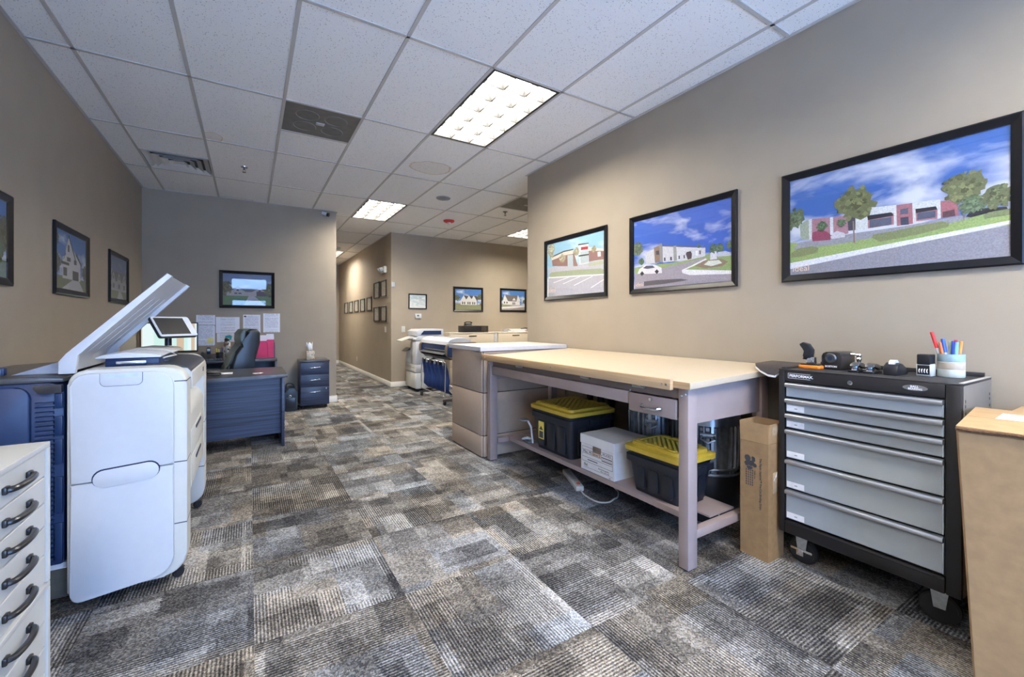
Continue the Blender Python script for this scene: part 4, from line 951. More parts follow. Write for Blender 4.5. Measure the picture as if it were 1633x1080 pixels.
b = BM(); box(b, TX0+.031, TX1, TY1-.0195, TY1, TZ0, TZ1-.004, bev=.002); obj('side_panel', b, m_chest, TC)
# top tray: rim and mat
b = BM()
for r in ((TX0+.031, TX1, TY0+.0, TY0+.018, TZ1-.004, TZ1+.006), (TX0+.031, TX1, TY1-.018, TY1, TZ1-.004, TZ1+.012), (TX0+.002, TX0+.03, TY0, TY1, TZ1-.001, TZ1+.006), (TX1-.014, TX1, TY0+.018, TY1-.018, TZ1-.004, TZ1+.024)): box(b, *r, bev=.002)
obj('top_rim', b, m_chest, TC)
b = BM(); box(b, TX0+.031, TX1-.015, TY0+.019, TY1-.019, TZ1-.010, TZ1+.004); obj('top_mat', b, m_mat_top, TC)
b = BM(); box(b, TX0+.025, TX1-.01, TY0-.002, TY0+.014, TZ1+.0062, TZ1+.009, bev=.001); obj('rim_strip', b, mat('pale_rim', (.5, .49, .46), .4, .3), TC)
DZ = [.962, .880, .801, .718, .560, .402, .241]
m_lab = mat('drawer_label', S(238, 240, 246), .5)
for k in range(6):
    zt, zb = DZ[k]-.004, DZ[k+1]+.006
    y0, y1 = TY0+.052, TY1-.035
    b = BM(); box(b, TX0+.004, TX0+.018, y0, y1, zb, zt, bev=.0015, seg=1); d_ = obj('drawer_front', b, m_dface, TC)
    b = BM(); prism(b, [(TX0+.006, zt), (TX0-.004, zt), (TX0-.012, zt-.005), (TX0-.014, zt-.014), (TX0-.010, zt-.022), (TX0-.002, zt-.024), (TX0-.001, zt-.020), (TX0+.006, zt-.018)], 'y', y0, y1); obj('pull_rail', b, m_alu, d_, smooth=50)
    b = BM(); box(b, TX0+.0032, TX0+.0046, y0, y0+.003, zb, zt-.02); obj('edge_trim', b, m_chrome, d_)
    if k > 0:
        b = BM(); box(b, TX0+.0032, TX0+.0041, y1-.085, y1-.004, zb+.004, zb+.034); lb = obj('label_card', b, m_lab, d_)
        b = BM(); box(b, TX0+.0028, TX0+.0033, y1-.053, y1-.040, zb+.016, zb+.021); obj('label_print', b, m_grey_ink, d_)
hM = lambda yy, zz: plane_M((TX0+.0014, yy, zz), (0, -1, 0), (0, 0, 1))
text('PERFORMAX.', .0185, hM(TY1-.052, .996), m_paper, hd, bold=.0004)
b = BM()
for r in ((TY1-.148, TY1-.046, .983, .9842), (TY1-.148, TY1-.046, 1.0085, 1.0097), (TY1-.047, TY1-.046, .983, 1.0097)): box(b, TX0+.001, TX0+.0024, *r)
obj('logo_outline', b, m_paper, hd)
b = BM(); cyl(b, (TX0+.003, .865, .990), (TX0-.003, .865, .990), .0105, 20); l_ = obj('lock', b, m_chrome, hd)
b = BM(); cyl(b, (TX0-.0031, .865, .990), (TX0-.004, .865, .990), .005, 12); obj('keyhole', b, m_ink, l_)
b = BM()
A = [(.640+.040*math.cos(2*PI*i/28), .996+.0125*math.sin(2*PI*i/28)) for i in range(28)]; prism(b, A, 'x', TX0+.0012, TX0+.0024); ov = obj('oval_badge', b, mat('badge_grey', (.22, .22, .22), .4, .5), hd)
text('BALL', .012, plane_M((TX0+.0008, .655, 1.001), (0, -1, 0), (0, 0, 1)), m_paper, ov, bold=.0003); text('BEARING', .011, plane_M((TX0+.0008, .662, .991), (0, -1, 0), (0, 0, 1)), m_paper, ov, bold=.0003)
def caster(th, x, y, z1, r=.068, swivel=0.0, w=.032, plate=m_zinc, brake=False):
    M = Matrix.Translation((x, y, 0)) @ Matrix.Rotation(swivel, 4, 'Z')
    T3 = lambda p: M @ Vector(p)
    k_ = min(1.0, r/.055)
    b = BM(); box(b, -.045*k_, .045*k_, -.04*k_, .04*k_, z1-.006*k_, z1, M=M)
    for s in (-1, 1): prism(b, [(-.03*k_, z1-.006*k_), (.03*k_, z1-.006*k_), (.018*k_, r*1.02), (-.018*k_, r*1.02)], 'y', s*(w/2+.008*k_)-.002, s*(w/2+.008*k_)+.002, M=M)
    c = obj('caster', b, plate, th)
    b = BM(); cyl(b, T3((0, -w/2, r)), T3((0, w/2, r)), r*.8, 28); 
    for s in (-1, 1): cyl(b, T3((0, s*w/2, r)), T3((0, s*(w/2+.004), r)), r*.3, 14)
    obj('hub', b, m_black_pl, c)
    b = BM(); pts = [T3((math.cos(2*PI*i/28)*(r-.012*k_), 0, r+math.sin(2*PI*i/28)*(r-.012*k_))) for i in range(28)]
    tube(b, pts, .012*k_, 10, closed=True); cyl(b, T3((0, -w/2+.004, r)), T3((0, w/2-.004, r)), r-.004, 28); obj('tyre', b, m_rubber, c)
    if brake:
        b = BM(); s = 1
        box(b, -.05, .05, w/2+.011, w/2+.015, r+.002, r+.014, bev=.002, M=M); box(b, -.012, .022, w/2+.011, w/2+.017, r-.022, r+.006, bev=.002, M=M); cyl(b, T3((0, w/2+.008, r)), T3((0, w/2+.018, r)), .010, 10); obj('brake_lever', b, m_chrome, c)
caster(TC, 2.520, 1.100, TZ0+.0, swivel=PI/2, brake=True); caster(TC, 2.520, .585, TZ0, swivel=PI/2+.12); caster(TC, 2.80, 1.10, TZ0, swivel=PI/2); caster(TC, 2.80, .585, TZ0, swivel=PI/2)

# ---------------------------------------------------------------- things on the tool chest
ZT = TZ1+.0045
m_gunmetal = mat('gunmetal', (.10, .10, .105), .3, .6)
m_orange = mat('orange_plastic', S(235, 134, 40), .4)
def rotM(x, y, rz): return Matrix.Translation((x, y, ZT)) @ Matrix.Rotation(rz, 4, 'Z')
# upright stapler
st = thing('stapler', 'black upright stapler with an orange base at the far end of the tool chest', 'stapler', (2.60, 1.100, ZT))
M = rotM(2.60, 1.100, math.radians(-90))
b = BM(); prism(b, rpoly(-.052, .052, -.030, .030, .014, 4), 'z', 0, .018, bev=.004, M=M); obj('base', b, m_orange, st)
b = BM(); prism(b, rpoly(-.046, .046, -.024, .024, .012, 4), 'z', .018, .024, bev=.002, M=M); obj('base_plate', b, m_black_pl, st)
b = BM(); box(b, -.018, .022, -.016, .016, .024, .062, bev=.004, M=M); cyl(b, M @ Vector((.0, -.022, .045)), M @ Vector((.0, .022, .045)), .012, 14); obj('anvil', b, m_chrome, st)
b = BM(); prism(b, [(-.035, .048), (-.012, .046), (.008, .060), (.012, .10), (-.008, .132), (-.034, .140), (-.050, .130), (-.046, .118), (-.030, .112), (-.020, .092), (-.026, .066)], 'y', -.019, .019, bev=.006, M=M); obj('arm', b, m_black_pl, st)
b = BM(); box(b, -.012, .006, -.009, .009, .06, .098, bev=.003, M=M); obj('magazine', b, mat('blue_steel', (.04, .10, .35), .3, .4), st)
# pencil sharpener
ps = thing('pencil_sharpener', 'black electric pencil sharpener beside the orange-based stapler', 'pencil sharpener', (2.705, 1.015, ZT))
M = rotM(2.705, 1.015, 0)
b = BM(); prism(b, rpoly(-.05, .05, .002, .092, (.006, .006, .022, .022), 5), 'x', -.085, .075, bev=.006, M=M @ Matrix.Diagonal((1, .88, 1, 1))); obj('body', b, mat('sharpener_black', (.018, .017, .017), .28), ps)
b = BM(); c0 = M @ Vector((-.0855, .004, .060)); c1 = M @ Vector((-.092, .004, .060)); cyl(b, c0, c1, .027, 22, .022); obj('face_ring', b, m_gunmetal, ps)
b = BM(); cyl(b, M @ Vector((-.0922, .004, .060)), M @ Vector((-.0935, .004, .060)), .011, 16); obj('pencil_hole', b, mat('hole_blue', (.05, .08, .14), .2, .5), ps)
text('BOSTON', .013, M @ plane_M((-.0862, .028, .016), (0, -1, 0), (0, 0, 1)), m_paper, ps, bold=.0003)
# silver embosser
se = thing('hand_press', 'small silver hand press between the sharpener and the hole punches', 'press', (2.72, .932, ZT))
M = rotM(2.72, .932, 0)
b = BM(); prism(b, rpoly(-.03, .03, -.032, .032, .012, 4), 'z', 0, .010, bev=.003, M=M); obj('base', b, m_chrome, se)
b = BM(); p0 = M @ Vector((0, 0, .010)); lathe(b, [(0, ZT+.010), (.013, ZT+.010), (.010, ZT+.024), (.007, ZT+.03), (.009, ZT+.05), (.012, ZT+.058), (.008, ZT+.066), (.013, ZT+.078), (.010, ZT+.084), (0, ZT+.084)], 16, (p0.x, p0.y)); obj('column', b, m_chrome, se)
b = BM(); tube(b, [M @ Vector((0, .004, .078)), M @ Vector((.01, .03, .082)), M @ Vector((.012, .045, .074))], .005, 8); obj('lever', b, m_chrome, se)
# two hole punches
for k, (hx, hy) in enumerate(((2.62, .905), (2.62, .845))):
    hp = thing('hole_punch', ('silver and black hole punch nearer the sharpener', 'silver and black hole punch nearer the tape dispenser')[k], 'hole punch', (hx, hy, ZT), group='hole punches on the tool chest')
    M = rotM(hx, hy, 0)
    b = BM(); prism(b, rpoly(-.055, .055, -.022, .022, .006, 3), 'z', 0, .010, bev=.002, M=M); obj('base', b, m_black_pl, hp)
    b = BM(); prism(b, [(-.04, .010), (.02, .010), (.022, .03), (.0, .036), (-.03, .022)], 'y', -.012, .012, bev=.003, M=M); obj('jaw', b, m_chrome, hp)
    b = BM(); prism(b, [(.05, .012), (.055, .026), (.03, .042), (-.005, .048), (-.032, .040), (-.038, .030), (-.01, .034), (.02, .026)], 'y', -.019, .019, bev=.005, M=M); obj('lever', b, m_gunmetal, hp)
    b = BM(); cyl(b, M @ Vector((-.022, 0, .012)), M @ Vector((-.022, 0, .040)), .012, 14); obj('die', b, mat('die_blue', (.30, .42, .62), .2, .8) if k == 0 else bpy.data.materials['die_blue'], hp)
# tape dispenser
td = thing('tape_dispenser', 'black desk tape dispenser on the tool chest', 'tape dispenser', (2.64, .765, ZT))
M = rotM(2.64, .765, math.radians(0))
b = BM(); prism(b, [(-.065, 0), (.065, 0), (.070, .018), (.058, .026), (.030, .030), (.012, .050), (-.030, .058), (-.058, .045), (-.068, .02)], 'y', -.027, .027, bev=.006, M=M); obj('body', b, m_black_pl, td)
b = BM(); cyl(b, M @ Vector((-.02, -.012, .045)), M @ Vector((-.02, .012, .045)), .026, 24); obj('tape_roll', b, mat('tape', (.55, .56, .55), .2), td)
b = BM(); box(b, .052, .060, -.014, .014, .026, .034, M=M); obj('cutter', b, m_chrome, td)
# self-inking stamp
sp_ = thing('ink_stamp', 'black and white self-inking date stamp leaning by the pen cup', 'stamp', (2.70, .674, ZT))
M = rotM(2.70, .674, math.radians(-4))
b = BM(); box(b, -.030, .030, -.0235, .0235, .052, .100, bev=.005, M=M); obj('handle', b, m_black_pl, sp_)
b = BM(); box(b, -.027, .027, -.026, .026, .0, .056, bev=.003, M=M); obj('frame', b, m_cream_pl, sp_)
b = BM(); box(b, -.0285, -.0268, -.021, .021, .008, .050, M=M); w_ = obj('window', b, m_black_pl, sp_)
for k in range(4):
    b = BM(); y_ = -.014+.009*k; torus(b, tuple(M @ Vector((-.0286, y_, .024))), .008, .0018, axis='y', seg=16, s2=6); obj('date_wheel', b, m_paper, w_)
# pen cup with pens
pc = thing('pen_cup', 'three-tier blue, tan and grey pen cup at the near end of the tool chest', 'pen cup', (2.745, .602, ZT))
cc = (2.745, .602)
for k, (z0, z1, col) in enumerate(((0, .032, S(196, 200, 190)), (.034, .066, S(190, 174, 152)), (.068, .104, S(150, 176, 184)))):
    b = BM(); prof = [(0, ZT+z0), (.043, ZT+z0), (.045, ZT+z0+.004), (.045, ZT+z1)]
    prof += [(.041, ZT+z1), (.041, ZT+z0+.006), (0, ZT+z0+.006)] if k == 2 else [(0, ZT+z1)]
    lathe(b, prof, 32, cc); obj('tier', b, mat('cup_tier_%d' % k, col, .5), pc)
    if k < 2:
        b = BM(); torus(b, (*cc, ZT+z1+.001), .0435, .0022, seg=36, s2=6); obj('tier_lip', b, m_cream_pl, pc)
pens = [('red marker leaning left out of the pen cup', (.72, .03, .03), -.030, -.002, .20, -.24, .007), ('blue marker in the pen cup', (.03, .12, .62), -.014, .004, .165, -.12, .008), ('yellow highlighter in the pen cup', (.72, .62, .10), -.028, .012, .145, -.06, .006), ('pale green pen in the pen cup', (.42, .62, .42), -.002, .012, .155, -.02, .006),
        ('dark blue pen in the middle of the pen cup', (.03, .06, .40), .008, -.006, .155, .02, .0065), ('dark red marker in the pen cup', (.45, .02, .04), .018, .010, .160, .02, .007), ('light blue marker in the pen cup', (.18, .45, .75), .020, -.008, .150, .06, .0075), ('orange marker at the right of the pen cup', (.85, .28, .05), .030, .0, .155, .10, .007), ('orange-red pen behind the blue marker', (.80, .16, .04), -.020, -.014, .150, -.16, .006)]
for lab, col, dy, dx, h, lean, r in pens:
    x_, y_ = cc[0]+dx, cc[1]-dy
    p = thing('marker_pen', lab, 'pen', (x_, y_, ZT+.008), group='pens in the cup')
    A = Vector((cc[0]+dx*.6, cc[1]-dy*.55, ZT+.0085)); B = A + Vector((0, -math.sin(lean), math.cos(lean)))*h
    m_ = mat('pen_%d' % int(abs(col[0]*997+col[1]*331+col[2]*77)*10), col, .35)
    mid = A.lerp(B, .62)
    b = BM(); cyl(b, A, mid, r*.9, 12); obj('barrel', b, m_white_pl if r > .0068 else m_, p)
    b = BM(); cyl(b, mid, B, r, 12, r*.85); obj('cap', b, m_, p)

# black portfolio bridging table corner and chest
PF = thing('portfolio', 'black curved portfolio of sheets resting on the table corner beside the tool chest', 'portfolio', (2.65, 1.28, .98))
plan = [(2.862, 1.43), (2.60, 1.392), (2.53, 1.352), (2.47, 1.295), (2.43, 1.235), (2.425, 1.195), (2.862, 1.195)]
zz = lambda x: 1.030 - max(0, 2.62-x)**2*1.0 - .0
def sheet(dz0, dz1, grow):
    b = BM(); c = Vector((2.70, 1.30, 0)); n = 8
    lo, hi = [], []
    P = []
    for i in range(len(plan)):
        a, d = Vector((*plan[i], 0)), Vector((*plan[(i+1) % len(plan)], 0))
        k = 8 if (d-a).length > .2 else 3
        for q in range(k): P.append(a.lerp(d, q/k))
    P = [c+(p-c)*grow for p in P]
    rings = []
    for f in (1.0, .75, .5, .25):
        rings.append([(c+(p-c)*f) for p in P])
    V = [[(b.verts.new((p.x, p.y, zz(p.x)+dz)) ) for p in r] for dz in (dz0, dz1) for r in rings]
    m_ = len(rings)
    for k in range(m_-1): ring_faces(b, V[k], V[k+1]); ring_faces(b, V[m_+k], V[m_+k+1])
    ring_faces(b, V[0], V[m_]); b.faces.new(V[m_-1]); b.faces.new(V[2*m_-1])
    return b
obj('page_stack', sheet(-.014, -.002, 1.0), m_paper, PF)
obj('cover', sheet(-.0015, .0015, 1.008), mat('black_vinyl', (.012, .012, .018), .3), PF)

# ---------------------------------------------------------------- cardboard boxes at the right
m_card = mat('brown_cardboard', S(152, 124, 90), .75, var=.10, vscale=28, bump=.15, bscale=90)
m_card2 = mat('kraft_cardboard', S(168, 138, 100), .75, var=.08, vscale=20, bump=.12, bscale=80)
m_card_in = mat('cardboard_inside', S(150, 112, 72), .8, var=.08)
m_tape = mat('clear_packing_tape', S(186, 164, 136), .15, var=.15, vscale=60)
TBX = thing('tall_carton', 'tall narrow open cardboard carton standing in front of the tool chest', 'box', (2.43, 1.267, 0))
x0, x1, y0, y1, h = 2.352, 2.508, 1.192, 1.342, .625
w = .004
for r in ((x0, x0+w, y0, y1), (x1-w, x1, y0, y1), (x0+w, x1-w, y0, y0+w), (x0+w, x1-w, y1-w, y1)):
    b = BM(); box(b, *r, 0, h, bev=.0008, seg=1); wl = obj('side_wall', b, m_card, TBX)
    if r[0] == x0 and r[1] == x0+w: front_w = wl
    if r[2] == y0 and r[3] == y0+w: near_w = wl
b = BM(); box(b, x0+w, x1-w, y0+w, y1-w, 0, .004); obj('bottom', b, m_card_in, TBX)
# flaps standing up, slightly opened
for k, (p0, p1, n) in enumerate((((x0, y0), (x0, y1), (-1, 0)), ((x1, y0), (x1, y1), (1, 0)), ((x0, y0), (x1, y0), (0, -1)), ((x0, y1), (x1, y1), (0, 1)))):
    b = BM(); N_ = Vector((*n, 0)); A, D = Vector((*p0, h+.001)), Vector((*p1, h+.001)); o = (.004, .012, .004, .003)[k]; up = Vector((0, 0, .105))
    q = [A, D, D+up+N_*o, A+up+N_*o]; lo = [b.verts.new(v-N_*.0035) for v in q]; hi = [b.verts.new(v) for v in q]; ring_faces(b, lo, hi); b.faces.new(lo); b.faces.new(hi); fl = obj('flap', b, m_card2, TBX, smooth=0)
    if k == 2:
        b = BM(); ii = [A.lerp(D, .15)+up*.42, A.lerp(D, .95)+up*.48, A.lerp(D, .95)+up*.90, A.lerp(D, .2)+up*.85]; lo = [b.verts.new(v+N_*(o+.0004)) for v in ii]; hi = [b.verts.new(v+N_*(o+.0012)) for v in ii]; ring_faces(b, lo, hi); b.faces.new(lo); b.faces.new(hi); obj('torn_tape', b, m_tape, fl)
b = BM(); box(b, x0+.045, x0+.10, y0-.0008, y0+.0002, .36, .47, bev=.0002); lb = obj('shipping_label', b, m_tape, near_w)
b = BM(); prism(b, [(x0+.05, .425), (x0+.085, .47), (x0+.08, .445), (x0+.062, .435), (x0+.055, .44)], 'y', y0-.0016, y0-.0009); obj('torn_paper', b, m_paper, near_w)
V_ = lambda yy, zz: plane_M((x0-.0006, yy, zz), (0, 0, -1), (0, -1, 0))
text('The Paper Squirrel\u2122 Pre-Cut Binding Strips', .0155, V_(1.232, .545), m_ink, front_w, bold=.0002)
text('Cello, Inc.', .0115, V_(1.262, .47), m_ink, front_w)
for k in range(4):
    b = BM()
    for q in range(7): box(b, x0-.0006, x0+.0001, 1.272+.011*k, 1.277+.011*k, .462-.013*q, .471-.013*q)
    obj('address_line', b, m_ink, front_w)
b = BM()
rng = random.Random(5)
for (yy, z_, ry, rz) in ((1.300, .528, .016, .020), (1.283, .505, .018, .014), (1.305, .500, .012, .012), (1.270, .530, .010, .016), (1.290, .480, .014, .010), (1.262, .498, .010, .010)):
    prism(b, [(yy+ry*math.cos(2*PI*i/14)*(1+rng.uniform(-.2, .2)), z_+rz*math.sin(2*PI*i/14)*(1+rng.uniform(-.2, .2))) for i in range(14)], 'x', x0-.0009, x0-.0002)
obj('printed_emblem', b, m_ink, front_w)
# large carton cut by the right edge of the photo
LB = thing('large_carton', 'large closed cardboard carton at the right edge, in front of the tool chest side', 'box', (2.28, .24, 0))
ang = math.radians(6)
e1 = Vector((math.cos(ang), math.sin(ang), 0)); e2 = Vector((math.sin(ang), -math.cos(ang), 0))
P0 = Vector((2.03, .435, 0)); W1, W2, H = .53, .52, .928
def qp(u, v, z, tap=0): return P0 + e1*(u*W1) + e2*(v*W2) + Vector((0, 0, z)) + (e1*.0 + e2*.045)*(1-z/H)*(1-v)
b = BM(); lo = [b.verts.new(qp(u, v, 0)) for u, v in ((0, 0), (1, 0), (1, 1), (0, 1))]; hi = [b.verts.new(qp(u, v, H-.012)) for u, v in ((0, 0), (1, 0), (1, 1), (0, 1))]
ring_faces(b, lo, hi); b.faces.new(lo[::-1]); b.faces.new(hi); bmesh.ops.bevel(b, geom=b.edges[:], offset=.005, segments=2, affect='EDGES'); obj('body', b, m_card, LB)
for (v0, v1, u0, u1) in ((0, 1, .012, .497), (0, 1, .503, 1)):
    b = BM(); lo = [b.verts.new(qp(u, v, H-.011)) for u, v in ((u0, v0), (u1, v0), (u1, v1), (u0, v1))]; hi = [b.verts.new(qp(u, v, H)) for u, v in ((u0, v0), (u1, v0), (u1, v1), (u0, v1))]; ring_faces(b, lo, hi); b.faces.new(lo[::-1]); b.faces.new(hi); fl = obj('top_flap', b, m_card2, LB, smooth=0)
b = BM(); tube(b, [qp(-.004, v/16, H-.008)+Vector((0, 0, .002*math.sin(v*5))) for v in range(17)], .0065, 6); obj('crushed_edge', b, mat('corrugated_edge', S(88, 62, 40), .9, bump=1, bscale=300, var=.4, vscale=200), LB)
b = BM(); lo = [b.verts.new(qp(u, v, H+.0004)) for u, v in ((.50, .134), (.785, .152), (.785, .52), (.55, .52))]; hi = [b.verts.new(v.co+Vector((0, 0, .0006))) for v in lo]; ring_faces(b, lo, hi); b.faces.new(lo); b.faces.new(hi); lb = obj('shipping_label', b, m_paper, LB)
for k in range(4):
    b = BM(); lo = [b.verts.new(qp(u, v, H+.0011)) for u, v in ((.60, .185+.08*k), (.72, .185+.08*k), (.72, .225+.08*k), (.60, .225+.08*k))]; hi = [b.verts.new(v.co+Vector((0, 0, .0003))) for v in lo]; ring_faces(b, lo, hi); b.faces.new(lo); b.faces.new(hi); obj('label_print', b, m_grey_ink, lb)
SB = thing('wall_carton', 'cardboard carton against the wall behind the large carton', 'box', (2.73, .22, 0))
b = BM(); box(b, 2.62, 2.866, .05, .415, 0, .905, bev=.004); obj('body', b, m_card, SB)
for y0_, y1_ in ((.05, .231), (.234, .415)):
    b = BM(); box(b, 2.62, 2.866, y0_, y1_, .9055, .912, bev=.001, seg=1); obj('top_flap', b, m_card2, SB)
# ---------------------------------------------------------------- wide-format printer on the left
WP = thing('wide_format_printer', 'large white wide-format printer with raised stacker tray by the left wall', 'printer', (-.70, 3.10, 0))
def side_poly(x0, x1, z0, z1, e=0.0): return rpoly(x0+e, x1-e, z0+e, z1-e, (.035, .085, .075, .055), 8)
def tower(y0, y1, near):
    b = BM(); prism(b, rpoly(-.685, -.262, .055, 1.060, (.03, .09, .085, .06), 8), 'y', y0, y1, bev=.012, seg=3); t = obj('end_tower', b, m_cream_pl, WP)
    return t
tn = tower(2.568, 2.715, True); tf = tower(3.500, 3.645, False)
# near tower: two proud side panels, split by a wavy seam with an oval grip
seamz = lambda x: .562 + .035*(1/(1+math.exp(-(x+.475)*26)))
up = [(-.672, 1.0)]
xs = [-.672+.36*k/14 for k in range(15)]
top_c = [(-.672+.055-.055*math.cos(a), 1.045-.055+.055*math.sin(a)) for a in [PI/2*k/6 for k in range(7)]]
top_r = [(-.312-.075+.075*math.sin(a), 1.045-.075+.075*math.cos(a)) for a in [PI/2*k/7 for k in range(8)]]
poly = [(x, seamz(x)+.004) for x in xs][::-1]
b = BM(); prism(b, top_c + top_r + poly, 'y', 2.546, 2.5675, bev=.005, seg=3); pu = obj('upper_side_panel', b, m_white_pl, WP)
bot = [(-.312-.085+.085*math.cos(a), .070+.085-.085*math.sin(a)) for a in [PI/2*k/7 for k in range(8)]] + [(-.672+.035-.035*math.sin(a), .040+.035-.035*math.cos(a)) for a in [PI/2*k/5 for k in range(6)]]
b = BM(); prism(b, [(x, seamz(x)-.004) for x in xs] + bot, 'y', 2.546, 2.5675, bev=.005, seg=3); pl_ = obj('lower_side_panel', b, m_white_pl, WP)
def stadium(x0, x1, zc0, zc1, r, n=10):
    o = []
    for k in range(n+1): a = -PI/2+PI*k/n; o.append((x1-r+r*math.cos(a), zc1+r*math.sin(a)))
    for k in range(n+1): a = PI/2+PI*k/n; o.append((x0+r+r*math.cos(a), zc0+r*math.sin(a)))
    return o
b = BM(); prism(b, stadium(-.602, -.362, .574, .586, .042), 'y', 2.5445, 2.5475); gr = obj('grip_recess', b, m_seam, WP)
b = BM(); prism(b, stadium(-.598, -.366, .570, .582, .0395), 'y', 2.5425, 2.5455, bev=.001); obj('grip_plate', b, m_white_pl, gr)
b = BM(); prism(b, rpoly(-.575, -.425, .985, 1.0445, (.022, .022, .002, .002), 5), 'y', 2.5445, 2.5465); hr = obj('handle_recess', b, m_seam, WP)
b = BM(); prism(b, rpoly(-.573, -.427, .987, 1.046, (.02, .02, .002, .002), 5), 'y', 2.5425, 2.5455, bev=.001); hp_ = obj('handle_plate', b, m_white_pl, hr)
b = BM(); prism(b, [(-.557, 1.040), (-.443, 1.040), (-.443, 1.026), (-.557, 1.022)], 'y', 2.5418, 2.5428); obj('handle_slot', b, mat('handle_shade', S(186, 200, 224), .5), hr)
# seams on the rounded front edges
for y0_, zz_ in ((2.5665, .598), (2.5665, .30), (2.5665, .99), (3.498, .60), (3.498, .30)):
    b = BM(); box(b, -.3118, -.2612, y0_, y0_+.149, zz_-.0022, zz_+.0022, bev=.001, seg=1); obj('seam', b, m_seam, WP)
# print engine between the towers
b = BM(); prism(b, [(-.66, .30), (-.34, .30), (-.34, .905), (-.29, .925), (-.262, .93), (-.262, 1.022), (-.275, 1.038), (-.36, 1.052), (-.66, 1.052)], 'y', 2.716, 3.499); obj('engine_body', b, m_cream_pl, WP)
b = BM(); prism(b, [(-.2615, .93), (-.255, .932), (-.255, 1.012), (-.2615, 1.020)], 'y', 2.718, 3.497, bev=.003); fa = obj('front_fascia', b, m_cream_pl, WP)
b = BM(); box(b, -.2552, -.2540, 3.30, 3.345, .962, .990, bev=.0004); obj('maker_badge', b, m_ink, fa)
A = [(-.262+(.105)*-1*(1-math.cos(a)), 1.022+.040*math.sin(a)) for a in [PI/2*k/8 for k in range(9)]]
b = BM(); prism(b, [(-.2605, 1.018)] + [(-.2605-.12*(1-math.cos(PI/2*k/8)), 1.018+.046*math.sin(PI/2*k/8)) for k in range(1, 9)] + [(-.44, 1.066), (-.44, 1.053), (-.37, 1.053), (-.28, 1.037)], 'y', 2.717, 3.498); cs = obj('control_strip', b, mat('control_dark', (.028, .030, .040), .30), WP)
for k in range(7):
    b = BM(); xx, yy = -.405+.018*(k % 2), 2.77+.05*k; box(b, xx-.008, xx+.008, yy-.006, yy+.006, 1.0662, 1.0675); obj('button', b, m_grey_ink if k % 3 else m_paper, cs)
# roll drawers bulging forward below the output slot
b = BM(); prism(b, rpoly(-.60, -.268, .372, .852, (.02, .02, .075, .02), 8), 'y', 2.722, 3.494, bev=.004); rd = obj('roll_drawer', b, m_cream_pl, WP)
for (z0, z1) in ((.40, .555), (.57, .70)):
    b = BM(); box(b, -.268, -.263, 2.76, 3.46, z0, z1, bev=.003); df = obj('drawer_front', b, m_cream_pl, rd)
    b = BM(); box(b, -.2632, -.259, 2.98, 3.24, z0+.10, z0+.118, bev=.002); obj('drawer_pull', b, m_seam, df)
# scanner with its lid on top
b = BM(); box(b, -.600, -.395, 2.745, 3.40, 1.053, 1.098, bev=.004); sc = obj('scanner_base', b, m_bluecast_pl, WP)
b = BM(); box(b, -.560, -.445, 2.738, 2.746, 1.068, 1.084, bev=.003); 
for xx in (-.545, -.455): cyl(b, (xx, 2.738, 1.076), (xx, 2.734, 1.076), .006, 10)
obj('scanner_hinge', b, m_zinc, sc)
b = BM(); prism(b, [(-.625, 1.100), (-.385, 1.100), (-.380, 1.108), (-.41, 1.118), (-.52, 1.126), (-.60, 1.118), (-.632, 1.104)], 'y', 2.715, 3.03, bev=.003); obj('scanner_lid', b, m_white_pl, sc)
b = BM(); prism(b, [(-.610, 1.100), (-.375, 1.100), (-.370, 1.108), (-.40, 1.122), (-.52, 1.130), (-.59, 1.120)], 'y', 3.034, 3.42, bev=.003); obj('scanner_lid', b, m_cream_pl, sc)
b = BM(); tube(b, [(-.385, 2.80, 1.090), (-.355, 2.84, 1.097), (-.350, 2.95, 1.094), (-.375, 3.05, 1.098)], .004, 8); obj('paper_guide', b, m_cream_pl, sc)
# stacker tray rising over the machine
tray = [(-.725, 1.045), (-.725, 1.100), (-.700, 1.135), (-.345, 1.515), (-.322, 1.500), (-.664, 1.128), (-.668, 1.045)]
b = BM(); prism(b, tray, 'y', 2.606, 2.628, bev=.003); prism(b, tray, 'y', 3.300, 3.322, bev=.003)
prism(b, [(-.725, 1.047), (-.725, 1.100), (-.700, 1.135), (-.347, 1.513), (-.341, 1.508), (-.694, 1.130), (-.715, 1.098), (-.715, 1.047)], 'y', 2.628, 3.300); trb = obj('stacker_tray', b, m_white_pl, WP)
for k in range(4):
    y_ = 2.72+.15*k; b = BM(); prism(b, [(-.6925, 1.1285), (-.43, 1.410), (-.428, 1.4085), (-.6905, 1.1270)], 'y', y_, y_+.012, bev=.001); obj('tray_rib', b, m_white_pl, trb)
# touch tablet on a stalk
TBc = Vector((-.395, 3.27, 1.250)); wd = Vector((.707, .707, 0)); fw_ = Vector((.707, -.707, 0))
upv = (Vector((0, 0, 1))*.80 - fw_*.60).normalized(); nrm = wd.cross(upv); nrm = nrm if nrm.dot(fw_) > 0 else -nrm
Mt = Matrix(((wd.x, upv.x, nrm.x, TBc.x), (wd.y, upv.y, nrm.y, TBc.y), (wd.z, upv.z, nrm.z, TBc.z), (0, 0, 0, 1)))
b = BM(); prism(b, rpoly(-.118, .118, -.075, .075, .012, 4), 'z', -.022, -.002, bev=.005, M=Mt); tb = obj('tablet', b, m_black_pl, WP)
b = BM(); prism(b, rpoly(-.116, .116, -.073, .073, .012, 4), 'z', -.0018, .002, M=Mt); obj('tablet_bezel', b, m_white_pl, tb)
b = BM(); box(b, -.104, .076, -.060, .062, .0021, .003, M=Mt); obj('tablet_screen', b, mat('dark_screen', (.020, .020, .018), .25), tb)
